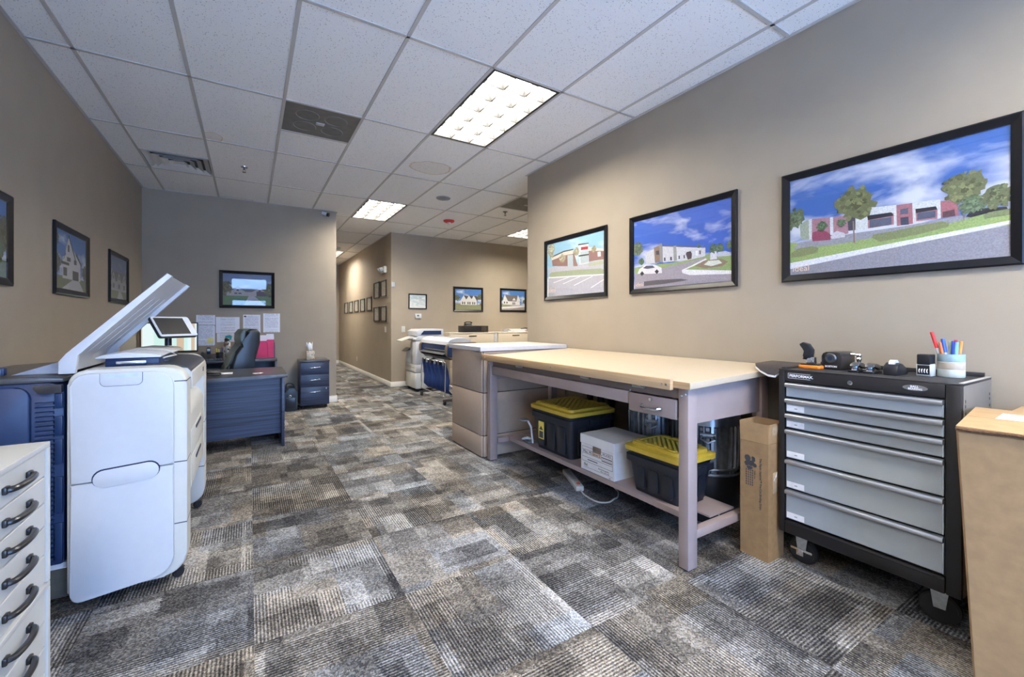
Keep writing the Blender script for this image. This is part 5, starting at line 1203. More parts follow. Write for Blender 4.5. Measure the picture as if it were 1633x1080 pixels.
b = BM(); tube(b, [(-.43, 3.30, 1.131), (-.43, 3.30, 1.18), tuple(TBc-nrm*.024)], .018, 12); obj('tablet_stalk', b, m_black_pl, WP)
# black rear of the machine
b = BM(); prism(b, rpoly(-1.195, -.700, .215, 1.012, (.01, .01, .05, .01), 6), 'y', 2.585, 3.62, bev=.004); rr = obj('rear_housing', b, m_bluecast_pl, WP)
b = BM(); prism(b, rpoly(-1.196, -.800, .225, 1.000, (.01, .01, .05, .01), 6), 'y', 2.565, 2.586, bev=.006); obj('rear_panel', b, m_bluecast_pl, rr)
for k in range(34):
    zz_ = .93-.0205*k
    b = BM(); prism(b, [(2.586, zz_), (2.572, zz_-.003), (2.570, zz_-.011), (2.586, zz_-.013)], 'x', -.788, -.730); obj('vent_rib', b, m_bluecast_pl, rr)
for (z0, z1) in ((.90, .965), (.78, .865), (.655, .765), (.44, .60), (.23, .40)):
    b = BM(); box(b, -.726, -.701, 2.570, 2.5855, z0, z1, bev=.003); obj('rear_latch', b, m_bluecast_pl, rr)
b = BM(); prism(b, rpoly(-.790, -.702, .968, 1.004, (.03, .002, .002, .002), 5), 'y', 2.560, 2.5848, bev=.003); obj('rear_cap', b, m_gunmetal, rr)
m_base = mat('grey_base_metal_gap_shade', (.10, .105, .10), .5, .3)
b = BM(); box(b, -1.10, -.695, 2.62, 3.60, .05, .213); bf = obj('base_frame', b, m_base, WP)
b = BM(); box(b, -.90, -.70, 2.617, 2.6195, .180, .206); obj('rating_label', b, m_paper, bf)
b = BM(); box(b, -.80, -.745, 2.616, 2.6195, .2075, .2125); obj('green_sticker', b, mat('green_sticker', (.02, .45, .36), .4), bf)
b = BM(); prism(b, [(-1.195, 1.014), (-.70, 1.014), (-.70, 1.030), (-.80, 1.040), (-.95, 1.036), (-1.195, 1.022)], 'y', 2.575, 3.62, bev=.003); rt = obj('rear_cover', b, m_gunmetal, WP)
b = BM(); prism(b, [(-.90, 1.041), (-.74, 1.041), (-.715, 1.045), (-.728, 1.10)], 'y', 2.70, 3.4); obj('rear_ramp', b, mat('ramp_grey', S(150, 156, 170), .4), rt)
for xx in (-1.14, -.955):
    b = BM(); box(b, xx-.045, xx+.035, 2.70, 2.73, 1.041, 1.075, bev=.004); br = obj('media_bracket', b, m_bluecast_pl, rt)
    b = BM(); box(b, xx+.0, xx+.024, 2.696, 2.6998, 1.046, 1.068); obj('bracket_label', b, m_paper, br)
for (xx, yy) in ((-.305, 2.65), (-.305, 3.57), (-.64, 3.57), (-1.05, 2.70), (-1.05, 3.55)):
    caster(WP, xx, yy, .052, r=.026, swivel=.4, w=.028, plate=m_black_pl)

# ---------------------------------------------------------------- white drawer units in the left foreground
m_dw = mat('white_drawer_lacquer', S(196, 196, 192), .35, var=.015)
m_hnd = mat('graphite_handle', (.045, .046, .05), .3, .7)
def pull(parent, x, y, z, L=.14):
    b = BM()
    pts = [(x+.000, y-L/2, z), (x+.016, y-L/2+.006, z), (x+.024, y-L*.25, z), (x+.026, y, z), (x+.024, y+L*.25, z), (x+.016, y+L/2-.006, z), (x, y+L/2, z)]
    tube(b, catmull(pts, 4), [.0085]*25, 10)
    for s in (-1, 1): box(b, x, x+.010, y+s*L/2-.013, y+s*L/2+.013, z-.010, z+.010, bev=.003)
    obj('handle', b, m_hnd, parent)
def drawer_unit(label, z0, z1, cuts):
    x0, x1, y0, y1 = -1.185, -.55, 1.20, 1.915
    th = thing('drawer_unit', label, 'drawer unit', ((x0+x1)/2, (y0+y1)/2, z0), group='stacked white drawer units')
    b = BM(); box(b, x0, x1, y0, y1, z1-.018, z1, bev=.002); obj('top_panel', b, m_dw, th)
    for ya, yb_ in ((y0, y0+.018), (y1-.018, y1)):
        b = BM(); box(b, x0, x1, ya, yb_, z0, z1-.0185, bev=.001, seg=1); obj('side_panel', b, m_dw, th)
    b = BM(); box(b, x0, x1-.026, y0+.018, y1-.018, z0, z1-.0185); obj('carcass', b, m_base, th)  # dark grey behind white fronts paints the shade in the drawer gaps
    for za, zb in zip(cuts, cuts[1:]):
        b = BM(); box(b, x1-.024, x1-.006, y0+.021, y1-.021, zb+.003, za-.002, bev=.0015, seg=1); d = obj('drawer', b, m_dw, th)
        pull(d, x1-.006, 1.70, (za+zb)/2)
drawer_unit('white five-drawer unit on top of the stack in the left foreground', .4475, .893, [.875, .786, .703, .628, .539, .449])
drawer_unit('white drawer unit at the bottom of the stack in the left foreground', .0, .4465, [.432, .329, .248, .165, .085, .012])

# ---------------------------------------------------------------- desk, chair and credenza
m_wood = mat('grey_laminate_blue_cast', (.027, .039, .080), .36, var=.55, vscale=5, stretch=(.35, 2, 16), bump=.05)  # dark grey laminate, tinted blue in the base colour for the daylight cast
m_wood_top = mat('dark_grey_laminate_top', (.055, .050, .052), .28, var=.5, vscale=5, stretch=(.35, 14, 2), spec=.6)
DK_ = thing('desk', 'dark grey wood-grain desk with a bowed front panel behind the printer', 'desk', (-.4, 5.3, 0))
front = [(-1.17+1.51*k/16, 4.885-.055*math.sin(PI*k/16)) for k in range(17)]
b = BM(); prism(b, front + [(.34, 5.74), (-1.17, 5.74)], 'z', .708, .740, bev=.003); obj('desktop', b, m_wood_top, DK_)
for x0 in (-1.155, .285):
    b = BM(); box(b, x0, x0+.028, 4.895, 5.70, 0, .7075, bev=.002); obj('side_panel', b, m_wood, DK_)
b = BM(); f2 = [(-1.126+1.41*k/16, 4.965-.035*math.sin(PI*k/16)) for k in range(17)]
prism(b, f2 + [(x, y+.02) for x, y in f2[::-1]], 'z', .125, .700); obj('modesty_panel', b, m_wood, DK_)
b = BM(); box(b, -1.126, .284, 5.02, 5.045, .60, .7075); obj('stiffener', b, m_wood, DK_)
DY = 5.2
# headset / cables, papers and card on the desk
b = BM()
rng = random.Random(2)
pp = [(-.34+.075*math.cos(t*2.1)+rng.uniform(-.02, .02), 5.10+.06*math.sin(t*1.7)+rng.uniform(-.02, .02), .752+.012*(t % 3)+rng.uniform(0, .008)) for t in range(14)]
tube(b, catmull(pp, 5), .0085, 8); tag(obj('coiled_cable', b, m_black_pl), 'tangled black cable lying on the desk beside the printer', 'cable')
b = BM(); box(b, -.36, -.15, 5.20, 5.36, .7405, .7425); tag(obj('paper_sheet', b, m_paper), 'white sheet of paper on the desk behind the black cable', 'paper')
b = BM(); box(b, .03, .125, 5.10, 5.16, .7405, .7415); tag(obj('business_card', b, m_paper), 'small white card on the right side of the desk', 'card')

m_leather = mat('black_leather', (.018, .024, .032), .32, bump=.12, bscale=150)
m_leath2 = mat('leather_greenish_lit', (.13, .17, .155), .40, bump=.15, bscale=120)  # greenish light on the cushion fronts mixed into the leather colour
CH = thing('office_chair', 'high-backed black leather office chair between the desk and the credenza', 'chair', (-.20, 6.12, 0))
cy0, cy1 = 5.88, 6.36
b = BM(); prism(b, [(-.14, .50), (-.235, .74), (-.19, .90), (-.125, 1.00), (-.085, 1.02), (-.07, 1.17), (-.03, 1.198), (.045, 1.195), (.08, 1.15), (.078, 1.02), (.045, .88), (-.02, .74), (-.05, .50)], 'y', cy0, cy1, bev=.035, seg=4); obj('backrest', b, m_leather, CH)
for k, pr in enumerate(([(-.115, 1.00), (-.135, 1.06), (-.130, 1.14), (-.09, 1.19), (-.03, 1.200), (-.04, 1.05), (-.06, 1.0)], [(-.20, .78), (-.25, .76), (-.185, .93), (-.135, 1.0), (-.09, .99), (-.14, .88)], [(-.235, .55), (-.30, .60), (-.265, .74), (-.21, .80), (-.16, .72), (-.15, .58)])):
    b = BM(); prism(b, pr, 'y', cy0+.06, cy1-.06, bev=.022, seg=3); obj('cushion', b, m_leath2 if k < 2 else m_leather, CH)
for yy in (cy0+.025, cy1-.055):
    b = BM(); tube(b, [(-.22, yy+.015, .72), (-.16, yy+.015, .92), (-.07, yy+.015, 1.04), (-.02, yy+.015, 1.17)], .022, 10); obj('side_bolster', b, m_leather, CH)
b = BM(); prism(b, [(-.66, .45), (-.64, .42), (-.12, .42), (-.10, .50), (-.16, .54), (-.60, .53), (-.66, .50)], 'y', cy0-.01, cy1+.01, bev=.03, seg=3); obj('seat', b, m_leather, CH)
for yy in (cy0-.055, cy1+.005):
    b = BM(); tube(b, catmull([(-.18, yy+.025, .44), (-.10, yy+.025, .56), (-.14, yy+.025, .66), (-.32, yy+.025, .68), (-.50, yy+.025, .67), (-.56, yy+.025, .60), (-.50, yy+.025, .46)], 4), .018, 10); obj('armrest', b, m_black_pl, CH)
b = BM(); cyl(b, (-.36, 6.12, .10), (-.36, 6.12, .42), .03, 16); obj('gas_column', b, m_black_pl, CH)
for k in range(5):
    a = 2*PI*k/5+.3; e = Vector((math.cos(a), math.sin(a), 0)); b = BM(); c = Vector((-.36, 6.12, 0)); tube(b, [c+Vector((0, 0, .12)), c+e*.16+Vector((0, 0, .10)), c+e*.29+Vector((0, 0, .075))], [.03, .025, .018], 8); lg = obj('base_arm', b, m_black_pl, CH)
    b = BM(); q = c+e*.285+Vector((0, 0, .028)); s = Vector((-e.y, e.x, 0)); cyl(b, q-s*.022, q+s*.022, .028, 14); cyl(b, q, q+Vector((0, 0, .05)), .008, 8); obj('caster', b, m_rubber, lg)

CH.rotation_euler.z = math.radians(11); CH.location.y += .03
CR = thing('credenza', 'dark wood-grain credenza desk against the wall under the pinned papers', 'desk', (-.43, 6.92, 0))
b = BM(); box(b, -1.195, .335, 6.66, 7.184, .735, .767, bev=.003); obj('worktop', b, m_wood_top, CR)
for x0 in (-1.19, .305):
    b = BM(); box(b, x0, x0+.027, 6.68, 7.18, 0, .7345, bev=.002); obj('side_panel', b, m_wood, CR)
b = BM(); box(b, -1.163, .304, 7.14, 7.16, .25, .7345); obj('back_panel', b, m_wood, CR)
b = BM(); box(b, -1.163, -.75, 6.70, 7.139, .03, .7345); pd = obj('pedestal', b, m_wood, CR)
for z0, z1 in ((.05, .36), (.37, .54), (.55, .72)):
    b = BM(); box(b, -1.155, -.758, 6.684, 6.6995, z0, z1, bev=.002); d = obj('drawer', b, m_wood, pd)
    b = BM(); tube(b, [(-1.02, 6.684, z1-.05), (-1.015, 6.664, z1-.05), (-.895, 6.664, z1-.05), (-.89, 6.684, z1-.05)], .005, 8); obj('handle', b, m_chrome, d)
CZ = .7675
# monitor showing a floor plan
MN = thing('monitor', 'computer monitor showing a pale drawing, behind the printer tablet', 'monitor', (-.89, 6.62, CZ))
MN.location = (-.89, 6.92, CZ); INV[MN] = Matrix.Translation((.89, -6.92, -CZ))
b = BM(); box(b, -1.185, -.585, 6.90, 6.935, .885, 1.275, bev=.005); obj('bezel', b, m_black_pl, MN)
def screen():
    m, nt, p = newmat('drawing_screen'); L = nt.links.new
    tc = nt.nodes.new('ShaderNodeTexCoord'); sp = nt.nodes.new('ShaderNodeSeparateXYZ'); L(tc.outputs['Object'], sp.inputs[0])
    w = nt.nodes.new('ShaderNodeTexWhiteNoise'); w.noise_dimensions = '1D'; L(mth(nt, 'FLOOR', mth(nt, 'MULTIPLY', sp.outputs['X'], 26)), w.inputs['W'])
    r = nt.nodes.new('ShaderNodeValToRGB'); r.color_ramp.interpolation = 'CONSTANT'
    r.color_ramp.elements[0].color = (.62, .88, .82, 1); r.color_ramp.elements[1].position = .45; r.color_ramp.elements[1].color = (.78, .92, .92, 1)
    q = r.color_ramp.elements.new(.72); q.color = (.66, .50, .34, 1)
    L(w.outputs['Value'], r.inputs['Fac']); L(r.outputs['Color'], p.inputs['Emission Color']); p.inputs['Emission Strength'].default_value = .6
    p.inputs['Base Color'].default_value = (.02, .02, .02, 1); p.inputs['Roughness'].default_value = .3
    return m
b = BM(); box(b, -1.17, -.60, 6.8985, 6.8998, .905, 1.260); obj('screen', b, screen(), MN)
b = BM(); tube(b, [(-.885, 6.937, 1.05), (-.885, 6.965, 1.0), (-.885, 6.965, .79)], .02, 10); prism(b, rpoly(-1.0, -.77, 6.87, 7.06, .03, 4), 'z', CZ+.0005, CZ+.014); obj('stand', b, m_black_pl, MN)
# phone, pen cup, spray bottle, keyboard tray
PH = thing('desk_phone', 'black desk phone on the credenza left of the pen cup', 'phone', (-.46, 6.92, CZ))
b = BM(); prism(b, [(6.83, CZ+.0005), (7.02, CZ+.0005), (7.02, CZ+.075), (6.84, CZ+.022)], 'x', -.56, -.385, bev=.006); obj('body', b, m_black_pl, PH)
b = BM(); tube(b, [(-.545, 6.85, CZ+.04), (-.545, 6.90, CZ+.065), (-.545, 6.99, CZ+.09)], [.02, .014, .02], 10); obj('handset', b, m_black_pl, PH)
b = BM(); prism(b, rpoly(-.498, -.452, CZ+.075, CZ+.165, .012, 4), 'y', 6.985, 7.0, bev=.004); d_ = obj('cordless_handset', b, m_bluecast_pl, PH)
b = BM(); box(b, -.492, -.458, 6.9835, 6.9848, CZ+.115, CZ+.148); obj('lcd', b, mat('phone_lcd', (.55, .72, .78), .2), d_)
PCU = thing('desk_pen_cup', 'black pen cup with yellow and blue pens on the credenza', 'pen cup', (-.365, 6.90, CZ))
b = BM(); lathe(b, [(0, CZ+.0005), (.042, CZ+.0005), (.044, CZ+.105), (.040, CZ+.105), (.039, CZ+.006), (0, CZ+.006)], 20, (-.345, 6.86)); obj('cup', b, m_black_pl, PCU)
for k, (col, dx, dy, l) in enumerate((((.8, .7, .1), -.03, 0, .16), ((.75, .7, .15), -.012, .012, .15), ((.5, .6, .2), .0, -.012, .145), ((.08, .12, .5), .016, .006, .16), ((.06, .08, .4), .028, -.004, .15))):
    b = BM(); cyl(b, (-.345+dx*.5, 6.86+dy, CZ+.008), (-.345+dx*1.25, 6.86+dy, CZ+l), .005, 8); p = thing('pencil', ('yellow pencil leaning left in the black desk cup', 'yellow pen second from left in the desk cup', 'olive pen in the middle of the desk cup', 'blue pen in the desk cup', 'dark blue pen leaning right in the desk cup')[k], 'pen', (-.345+dx*.5, 6.86+dy, CZ+.008), group='pens in the desk cup'); obj('barrel', b, mat('desk_pen_%d' % k, col, .4), p)
    b = BM(); cyl(b, (-.345+dx*1.25, 6.86+dy, CZ+l), (-.345+dx*1.30, 6.86+dy, CZ+l+.012), .005, 8, .001); obj('tip', b, m_ink, p)
SBt = thing('spray_can', 'tall patterned canister on the credenza beside the chair', 'canister', (-.255, 6.80, CZ))
b = BM(); lathe(b, [(0, CZ+.0005), (.036, CZ+.0005), (.038, CZ+.01), (.038, CZ+.24), (.030, CZ+.258), (0, CZ+.258)], 22, (-.255, 6.72)); 
def speck_mat():
    m, nt, p = newmat('speckled_print'); L = nt.links.new
    tc = nt.nodes.new('ShaderNodeTexCoord'); v = nt.nodes.new('ShaderNodeTexVoronoi'); v.inputs['Scale'].default_value = 45; L(tc.outputs['Object'], v.inputs['Vector'])
    r = nt.nodes.new('ShaderNodeValToRGB'); r.color_ramp.interpolation = 'CONSTANT'; s = nt.nodes.new('ShaderNodeSeparateColor'); L(v.outputs['Color'], s.inputs[0])
    for i, (pos, c) in enumerate(((0, (.55, .56, .58)), (.45, (.05, .06, .08)), (.6, (.25, .16, .08)), (.75, (.62, .62, .6)))):
        e = r.color_ramp.elements[i] if i < 2 else r.color_ramp.elements.new(pos); e.position = pos; e.color = (*c, 1)
    L(s.outputs[0], r.inputs['Fac']); L(r.outputs['Color'], p.inputs['Base Color']); p.inputs['Roughness'].default_value = .3
    return m
obj('body', b, speck_mat(), SBt)
b = BM(); lathe(b, [(.028, CZ+.2585), (.030, CZ+.285), (.022, CZ+.298), (0, CZ+.300)], 18, (-.255, 6.72)); obj('cap', b, m_black_pl, SBt)
KT = thing('keyboard', 'black keyboard on the credenza below the phone', 'keyboard', (-.5, 6.73, CZ))
b = BM(); prism(b, [(6.675, CZ+.0005), (6.80, CZ+.0005), (6.80, CZ+.024), (6.675, CZ+.012)], 'x', -.76, -.31, bev=.003); kb = obj('case', b, m_black_pl, KT)
for r_ in range(4):
    b = BM()
    for c_ in range(14):
        xk, yk = -.745+.031*c_, 6.685+.028*r_; zk = CZ+.013+.0027*r_; box(b, xk, xk+.026, yk, yk+.023, zk, zk+.007)
    obj('key_row', b, m_gunmetal, kb)
# pink folders in a white sorter
FS = thing('folder_sorter', 'white tray sorter holding file folders at the right end of the credenza', 'file sorter', (.19, 6.95, CZ))
b = BM(); box(b, .06, .315, 6.84, 7.10, CZ+.0005, CZ+.008); box(b, .06, .315, 7.085, 7.10, CZ+.008, CZ+.26); box(b, .309, .315, 6.86, 7.085, CZ+.008, CZ+.22); tube(b, [(.225, 6.855, CZ+.008), (.225, 6.855, CZ+.20), (.21, 6.862, CZ+.225)], .0025, 6); obj('rack', b, mat('wire_grey', (.10, .10, .11), .4, .5), FS)
m_pink = mat('pink_folder', S(226, 48, 104), .5, var=.08, vscale=12)
def folder(label, x0, x1, yb, h, m, lean=.02):
    th = thing('file_folder', label, 'folder', ((x0+x1)/2, yb, CZ+.009), group='folders in the sorter')
    for k, o in enumerate((0, .004)):
        b = BM(); pts = [(x0, CZ+.0085), (x1, CZ+.0085), (x1, CZ+h-.006*k), (x0+(x1-x0)*.62, CZ+h-.006*k), (x0+(x1-x0)*.60, CZ+h-.018), (x0+(x1-x0)*.18, CZ+h-.018), (x0+(x1-x0)*.15, CZ+h-.006*k), (x0, CZ+h-.006*k)]
        prism(b, pts, 'y', yb+o, yb+o+.0015); obj(('front_leaf', 'back_leaf')[k], b, m, th)
folder('bright pink file folder at the front of the sorter', .068, .305, 6.875, .262, m_pink)
for k in range(3):
    folder(('white folder standing right behind the pink folder', 'white folder in the middle of the sorter', 'tallest white folder at the back of the sorter')[k], .064, .307, 6.92+.05*k, .30+.02*k, m_paper)
# pinned papers
def ruled(name, bg_, ink, rows, seed):
    m, nt, p = newmat(name); L = nt.links.new
    tc = nt.nodes.new('ShaderNodeTexCoord'); sp = nt.nodes.new('ShaderNodeSeparateXYZ'); L(tc.outputs['Object'], sp.inputs[0])
    rowi = mth(nt, 'FLOOR', mth(nt, 'MULTIPLY', sp.outputs['Z'], rows)); fr = mth(nt, 'FRACT', mth(nt, 'MULTIPLY', sp.outputs['Z'], rows))
    w = nt.nodes.new('ShaderNodeTexWhiteNoise'); w.noise_dimensions = '1D'; L(mth(nt, 'ADD', rowi, seed), w.inputs['W'])
    n = nt.nodes.new('ShaderNodeTexNoise'); n.inputs['Scale'].default_value = 160; L(tc.outputs['Object'], n.inputs['Vector'])
    on = mth(nt, 'MULTIPLY', mth(nt, 'MULTIPLY', mth(nt, 'LESS_THAN', fr, .42), mth(nt, 'GREATER_THAN', w.outputs['Value'], .22)), mth(nt, 'GREATER_THAN', n.outputs['Fac'], .47))
    on = mth(nt, 'MULTIPLY', on, mth(nt, 'LESS_THAN', mth(nt, 'ABSOLUTE', sp.outputs['X']), .088))
    mx = nt.nodes.new('ShaderNodeMix'); mx.data_type = 'RGBA'; L(mth(nt, 'MULTIPLY', on, .75), mx.inputs['Factor']); mx.inputs[6].default_value = (*bg_, 1); mx.inputs[7].default_value = (*ink, 1)
    L(mx.outputs[2], p.inputs['Base Color']); p.inputs['Roughness'].default_value = .7
    return m
PAP = [(-.632, -.414, 1.239, 1.378, 'landscape white paper pinned highest at the left of the group'), (-.636, -.416, .949, 1.234, 'rounded white sheet with a yellow note pinned at the lower left'), (-.406, -.121, 1.124, 1.352, 'wide white table printout pinned under the framed picture'), (-.394, -.145, .993, 1.121, 'half-hidden white sheet pinned just above the canister'), (-.077, .141, 1.117, 1.387, 'white letter with a small dark logo pinned above the chair'), (.177, .397, 1.126, 1.408, 'white letter pinned at the far right above the pink folder')]
for k, (x0, x1, z0, z1, lab) in enumerate(PAP):
    t_ = thing('pinned_paper', lab, 'paper', ((x0+x1)/2, YB, z0), group='papers pinned to the wall')
    b = BM(); prism(b, rpoly(x0, x1, z0, z1, .02 if k == 1 else .0, 4), 'y', YB-.0022, YB-.0010); sh = obj('sheet', b, ruled('printed_sheet_%d' % k, S(226, 230, 242), S(120, 130, 160), (70, 60, 95, 80, 85, 90)[k], k*3.1), t_, smooth=0)
    b = BM(); cyl(b, ((x0+x1)/2, YB-.0022, z1-.012), ((x0+x1)/2, YB-.010, z1-.012), .004, 10); obj('push_pin', b, m_white_pl, t_)
    if k == 1:
        b = BM(); box(b, -.505, -.435, YB-.0032, YB-.0024, .985, 1.055); obj('yellow_note', b, mat('yellow_note', S(232, 228, 150), .6), t_)
    if k == 4:
        b = BM(); prism(b, [(-.052+.016*math.cos(2*PI*i/16), 1.362+.011*math.sin(2*PI*i/16)) for i in range(16)], 'y', YB-.003, YB-.0024); obj('letterhead_mark', b, m_ink, t_)
b = BM(); prism(b, [(-.300, 1.035), (-.222, 1.022), (-.212, 1.078), (-.238, 1.094), (-.292, 1.083)], 'y', YB-.0045, YB-.0033); tag(obj('sticky_note', b, mat('teal_note', S(46, 168, 184), .6)), 'teal sticky note on the wall behind the canister', 'note')

# mobile file cabinet, tissues, bag
FC = thing('file_cabinet', 'dark wood-grain three-drawer file cabinet on casters beside the hall opening', 'cabinet', (.83, 6.96, 0))
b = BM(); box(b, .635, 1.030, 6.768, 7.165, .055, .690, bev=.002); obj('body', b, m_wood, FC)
b = BM(); box(b, .630, 1.035, 6.752, 7.168, .6905, .715, bev=.003); obj('top', b, m_wood_top, FC)
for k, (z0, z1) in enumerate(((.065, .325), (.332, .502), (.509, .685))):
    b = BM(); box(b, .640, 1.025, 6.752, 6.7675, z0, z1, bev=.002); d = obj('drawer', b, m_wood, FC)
    zh = (z0+z1)/2+(.06 if k == 0 else .015); b = BM(); tube(b, catmull([(.755, 6.752, zh-.002), (.765, 6.735, zh-.003), (.83, 6.728, zh), (.895, 6.735, zh+.003), (.905, 6.752, zh+.004)], 4), [.006]*17, 8); obj('handle', b, m_chrome, d)
    if k == 0: b = BM(); cyl(b, (.985, 6.752, z1-.03), (.985, 6.746, z1-.03), .009, 14); obj('lock', b, m_chrome, d)
for xx in (.675, .99):
    for yy in (6.81, 7.12): caster(FC, xx, yy, .054, r=.021, swivel=.5, w=.02, plate=m_black_pl)
TS = thing('tissue_box', 'patterned tissue box with a white tissue on the file cabinet', 'tissue box', (.79, 6.95, .715))
m_flor = speck_mat(); m_flor.name = 'floral_print'
rr_ = [n for n in m_flor.node_tree.nodes if n.type == 'VALTORGB'][0]
for e, c in zip(rr_.color_ramp.elements, ((.55, .46, .30), (.10, .35, .42), (.55, .20, .10), (.62, .58, .42))): e.color = (*c, 1)
b = BM(); box(b, .73, .845, 6.89, 7.005, .7155, .842, bev=.003); obj('carton', b, m_flor, TS)
b = BM(); rng = random.Random(9); P = [(.765, 6.95), (.80, 6.95)]
cols = 7
top_ = [b.verts.new((.725+.095*k/(cols-1), 6.947+.018*math.sin(k*1.9), .965+.02*math.sin(k*2.3)-(.05 if k == 0 else 0))) for k in range(cols)]
mid_ = [b.verts.new((.745+.075*k/(cols-1), 6.947+.014*math.cos(k*2.1), .90+.008*math.sin(k*1.3))) for k in range(cols)]
low_ = [b.verts.new((.765+.05*k/(cols-1), 6.947+.006*math.sin(k*3), .8425)) for k in range(cols)]
for A_, B_ in ((low_, mid_), (mid_, top_)):
    for k in range(cols-1): b.faces.new((A_[k], A_[k+1], B_[k+1], B_[k]))
ts = obj('tissue', b, m_paper, TS, smooth=80); sm = ts.modifiers.new('thick', 'SOLIDIFY'); sm.thickness = .0012
BG = thing('shoulder_bag', 'black bag on the floor between the desk and the file cabinet', 'bag', (.51, 6.86, 0))
b = BM(); prism(b, rpoly(.425, .598, .002, .33, (.03, .03, .05, .06), 5), 'y', 6.74, 6.98, bev=.025, seg=3); bgb = obj('body', b, m_leather, BG)
b = BM(); prism(b, rpoly(.445, .58, .04, .20, .02, 4), 'y', 6.722, 6.742, bev=.008); obj('front_pocket', b, m_leather, BG)
b = BM(); tube(b, catmull([(.45, 6.80, .31), (.455, 6.80, .38), (.50, 6.79, .40), (.545, 6.80, .37), (.56, 6.80, .31)], 4), .010, 8); obj('handle', b, m_leather, BG)
b = BM(); torus(b, (.50, 6.72, .22), .014, .003, axis='y', seg=14, s2=6); obj('buckle', b, m_zinc, BG)

# ---------------------------------------------------------------- far room: copier, plotter, file cabinets
CP = thing('office_copier', 'white office copier standing by the far wall past the plotter', 'copier', (2.9, 7.68, 0))
x0, x1, y0, y1 = 2.60, 3.16, 7.40, 7.98
b = BM(); box(b, x0, x1, y0, y1, .06, .355, bev=.012); obj('paper_deck', b, m_white_pl, CP)
b = BM(); box(b, x0, x1, y0, y1, .360, .50, bev=.008); obj('tray_section', b, m_white_pl, CP)
b = BM(); box(b, x0+.0, x1, y0, y1-.30, .505, .93, bev=.012); box(b, x0, x1, y1-.31, y1, .505, .78, bev=.012); obj('engine', b, m_white_pl, CP)
for (z0, z1) in ((.08, .345), (.368, .428), (.436, .494)):
    b = BM(); box(b, x0-.008, x0-.0005, y0+.02, y1-.02, z0, z1, bev=.003); d = obj('tray_front', b, m_cream_pl, CP)
    b = BM(); box(b, x0-.011, x0-.0082, (y0+y1)/2-.05, (y0+y1)/2+.05, z1-.030, z1-.012); obj('tray_pull', b, mat('pull_blue_grey', (.40, .50, .66), .4), d)
b = BM(); box(b, x0+.10, x0+.42, y0-.006, y0-.0005, .53, .86, bev=.004); box(b, x0+.04, x0+.07, y0-.003, y0-.0005, .72, .78); obj('service_door', b, m_white_pl, CP)
b = BM(); box(b, x0+.14, x0+.46, y0-.006, y0-.0005, .375, .49, bev=.004); obj('bypass_tray', b, m_white_pl, CP)
b = BM(); prism(b, [(x0-.005, .94), (x1, .94), (x1, 1.02), (x0+.05, 1.02), (x0-.02, .965)], 'y', y0, y1, bev=.008); sc2 = obj('scanner', b, m_white_pl, CP)
b = BM(); prism(b, [(x0+.02, 1.025), (x1-.01, 1.025), (x1-.01, 1.15), (x0+.10, 1.15), (x0+.02, 1.11)], 'y', y0+.02, y1-.02, bev=.012); obj('document_feeder', b, m_white_pl, CP)
b = BM(); prism(b, [(x0+.10, 1.05), (x1-.06, 1.05), (x1-.06, 1.12), (x0+.16, 1.12)], 'y', y0+.012, y0+.0195); obj('feeder_gap', b, m_bluecast_pl, CP)
b = BM(); prism(b, [(x0-.22, .93), (x0-.015, 1.00), (x0-.015, 1.012), (x0-.225, .938)], 'y', y0+.12, y1-.12, bev=.003); obj('operation_panel', b, m_cream_pl, CP)
b = BM(); prism(b, [(x0-.10, .73), (x0-.001, .76), (x0-.001, .80)], 'y', y0+.30, y1-.05); obj('exit_tray', b, m_gunmetal, CP)
for (xx, yy) in ((x0+.05, y0+.05), (x1-.05, y0+.05), (x0+.05, y1-.05), (x1-.05, y1-.05)): caster(CP, xx, yy, .058, r=.027, swivel=.4, w=.03, plate=m_black_pl)

PL = thing('plotter', 'wide-format plotter with a blue fabric catch bin on a wheeled stand', 'plotter', (2.68, 6.52, 0))
m_bluefab = mat('blue_bin_fabric', (.010, .045, .22), .7, bump=.3, bscale=300)
m_bron = mat('bronze_cap', S(122, 108, 90), .35, .3)
ya, yb_ = 5.91, 7.14
b = BM(); prism(b, [(2.50, .735), (2.455, .78), (2.45, .87), (2.47, .93), (2.88, .95), (2.93, .90), (2.92, .76), (2.88, .735)], 'y', ya+.09, yb_-.09, bev=.008); obj('printer_body', b, m_bluecast_pl, PL)
cov = [(2.452, .925), (2.462, .975), (2.505, 1.010), (2.60, 1.032), (2.74, 1.032), (2.84, 1.005), (2.87, .955), (2.85, .951)]
b = BM(); prism(b, cov, 'y', ya+.04, yb_-.02, bev=.006); cvr = obj('top_cover', b, m_white_pl, PL)
b = BM(); box(b, 2.60, 2.63, ya+.15, yb_-.25, 1.0325, 1.036); obj('cover_slot', b, m_gunmetal, cvr)
for y0_, y1_ in ((ya, ya+.09), (yb_-.09, yb_)):
    b = BM(); prism(b, rpoly(2.425, 2.955, .715, .965, (.10, .06, .05, .09), 6), 'y', y0_, y1_, bev=.012); e_ = obj('end_cap', b, m_bron, PL)
    b = BM(); prism(b, rpoly(2.43, 2.56, .74, .93, (.06, .02, .02, .05), 5), 'y', y0_-.002, y1_+.002, bev=.003); obj('cap_inlay', b, m_bluecast_pl, e_)
b = BM(); prism(b, [(2.440, .83), (2.475, .835), (2.475, .845), (2.438, .84)], 'y', ya+.1, yb_-.22); prism(b, [(2.40, .775), (2.47, .80), (2.47, .81), (2.398, .785)], 'y', ya+.1, yb_-.12); obj('output_platen', b, m_zinc, PL)
b = BM(); prism(b, [(2.46, .735), (2.50, .69), (2.85, .69), (2.86, .735)], 'y', ya+.1, yb_-.1); obj('lower_tray', b, m_gunmetal, PL)
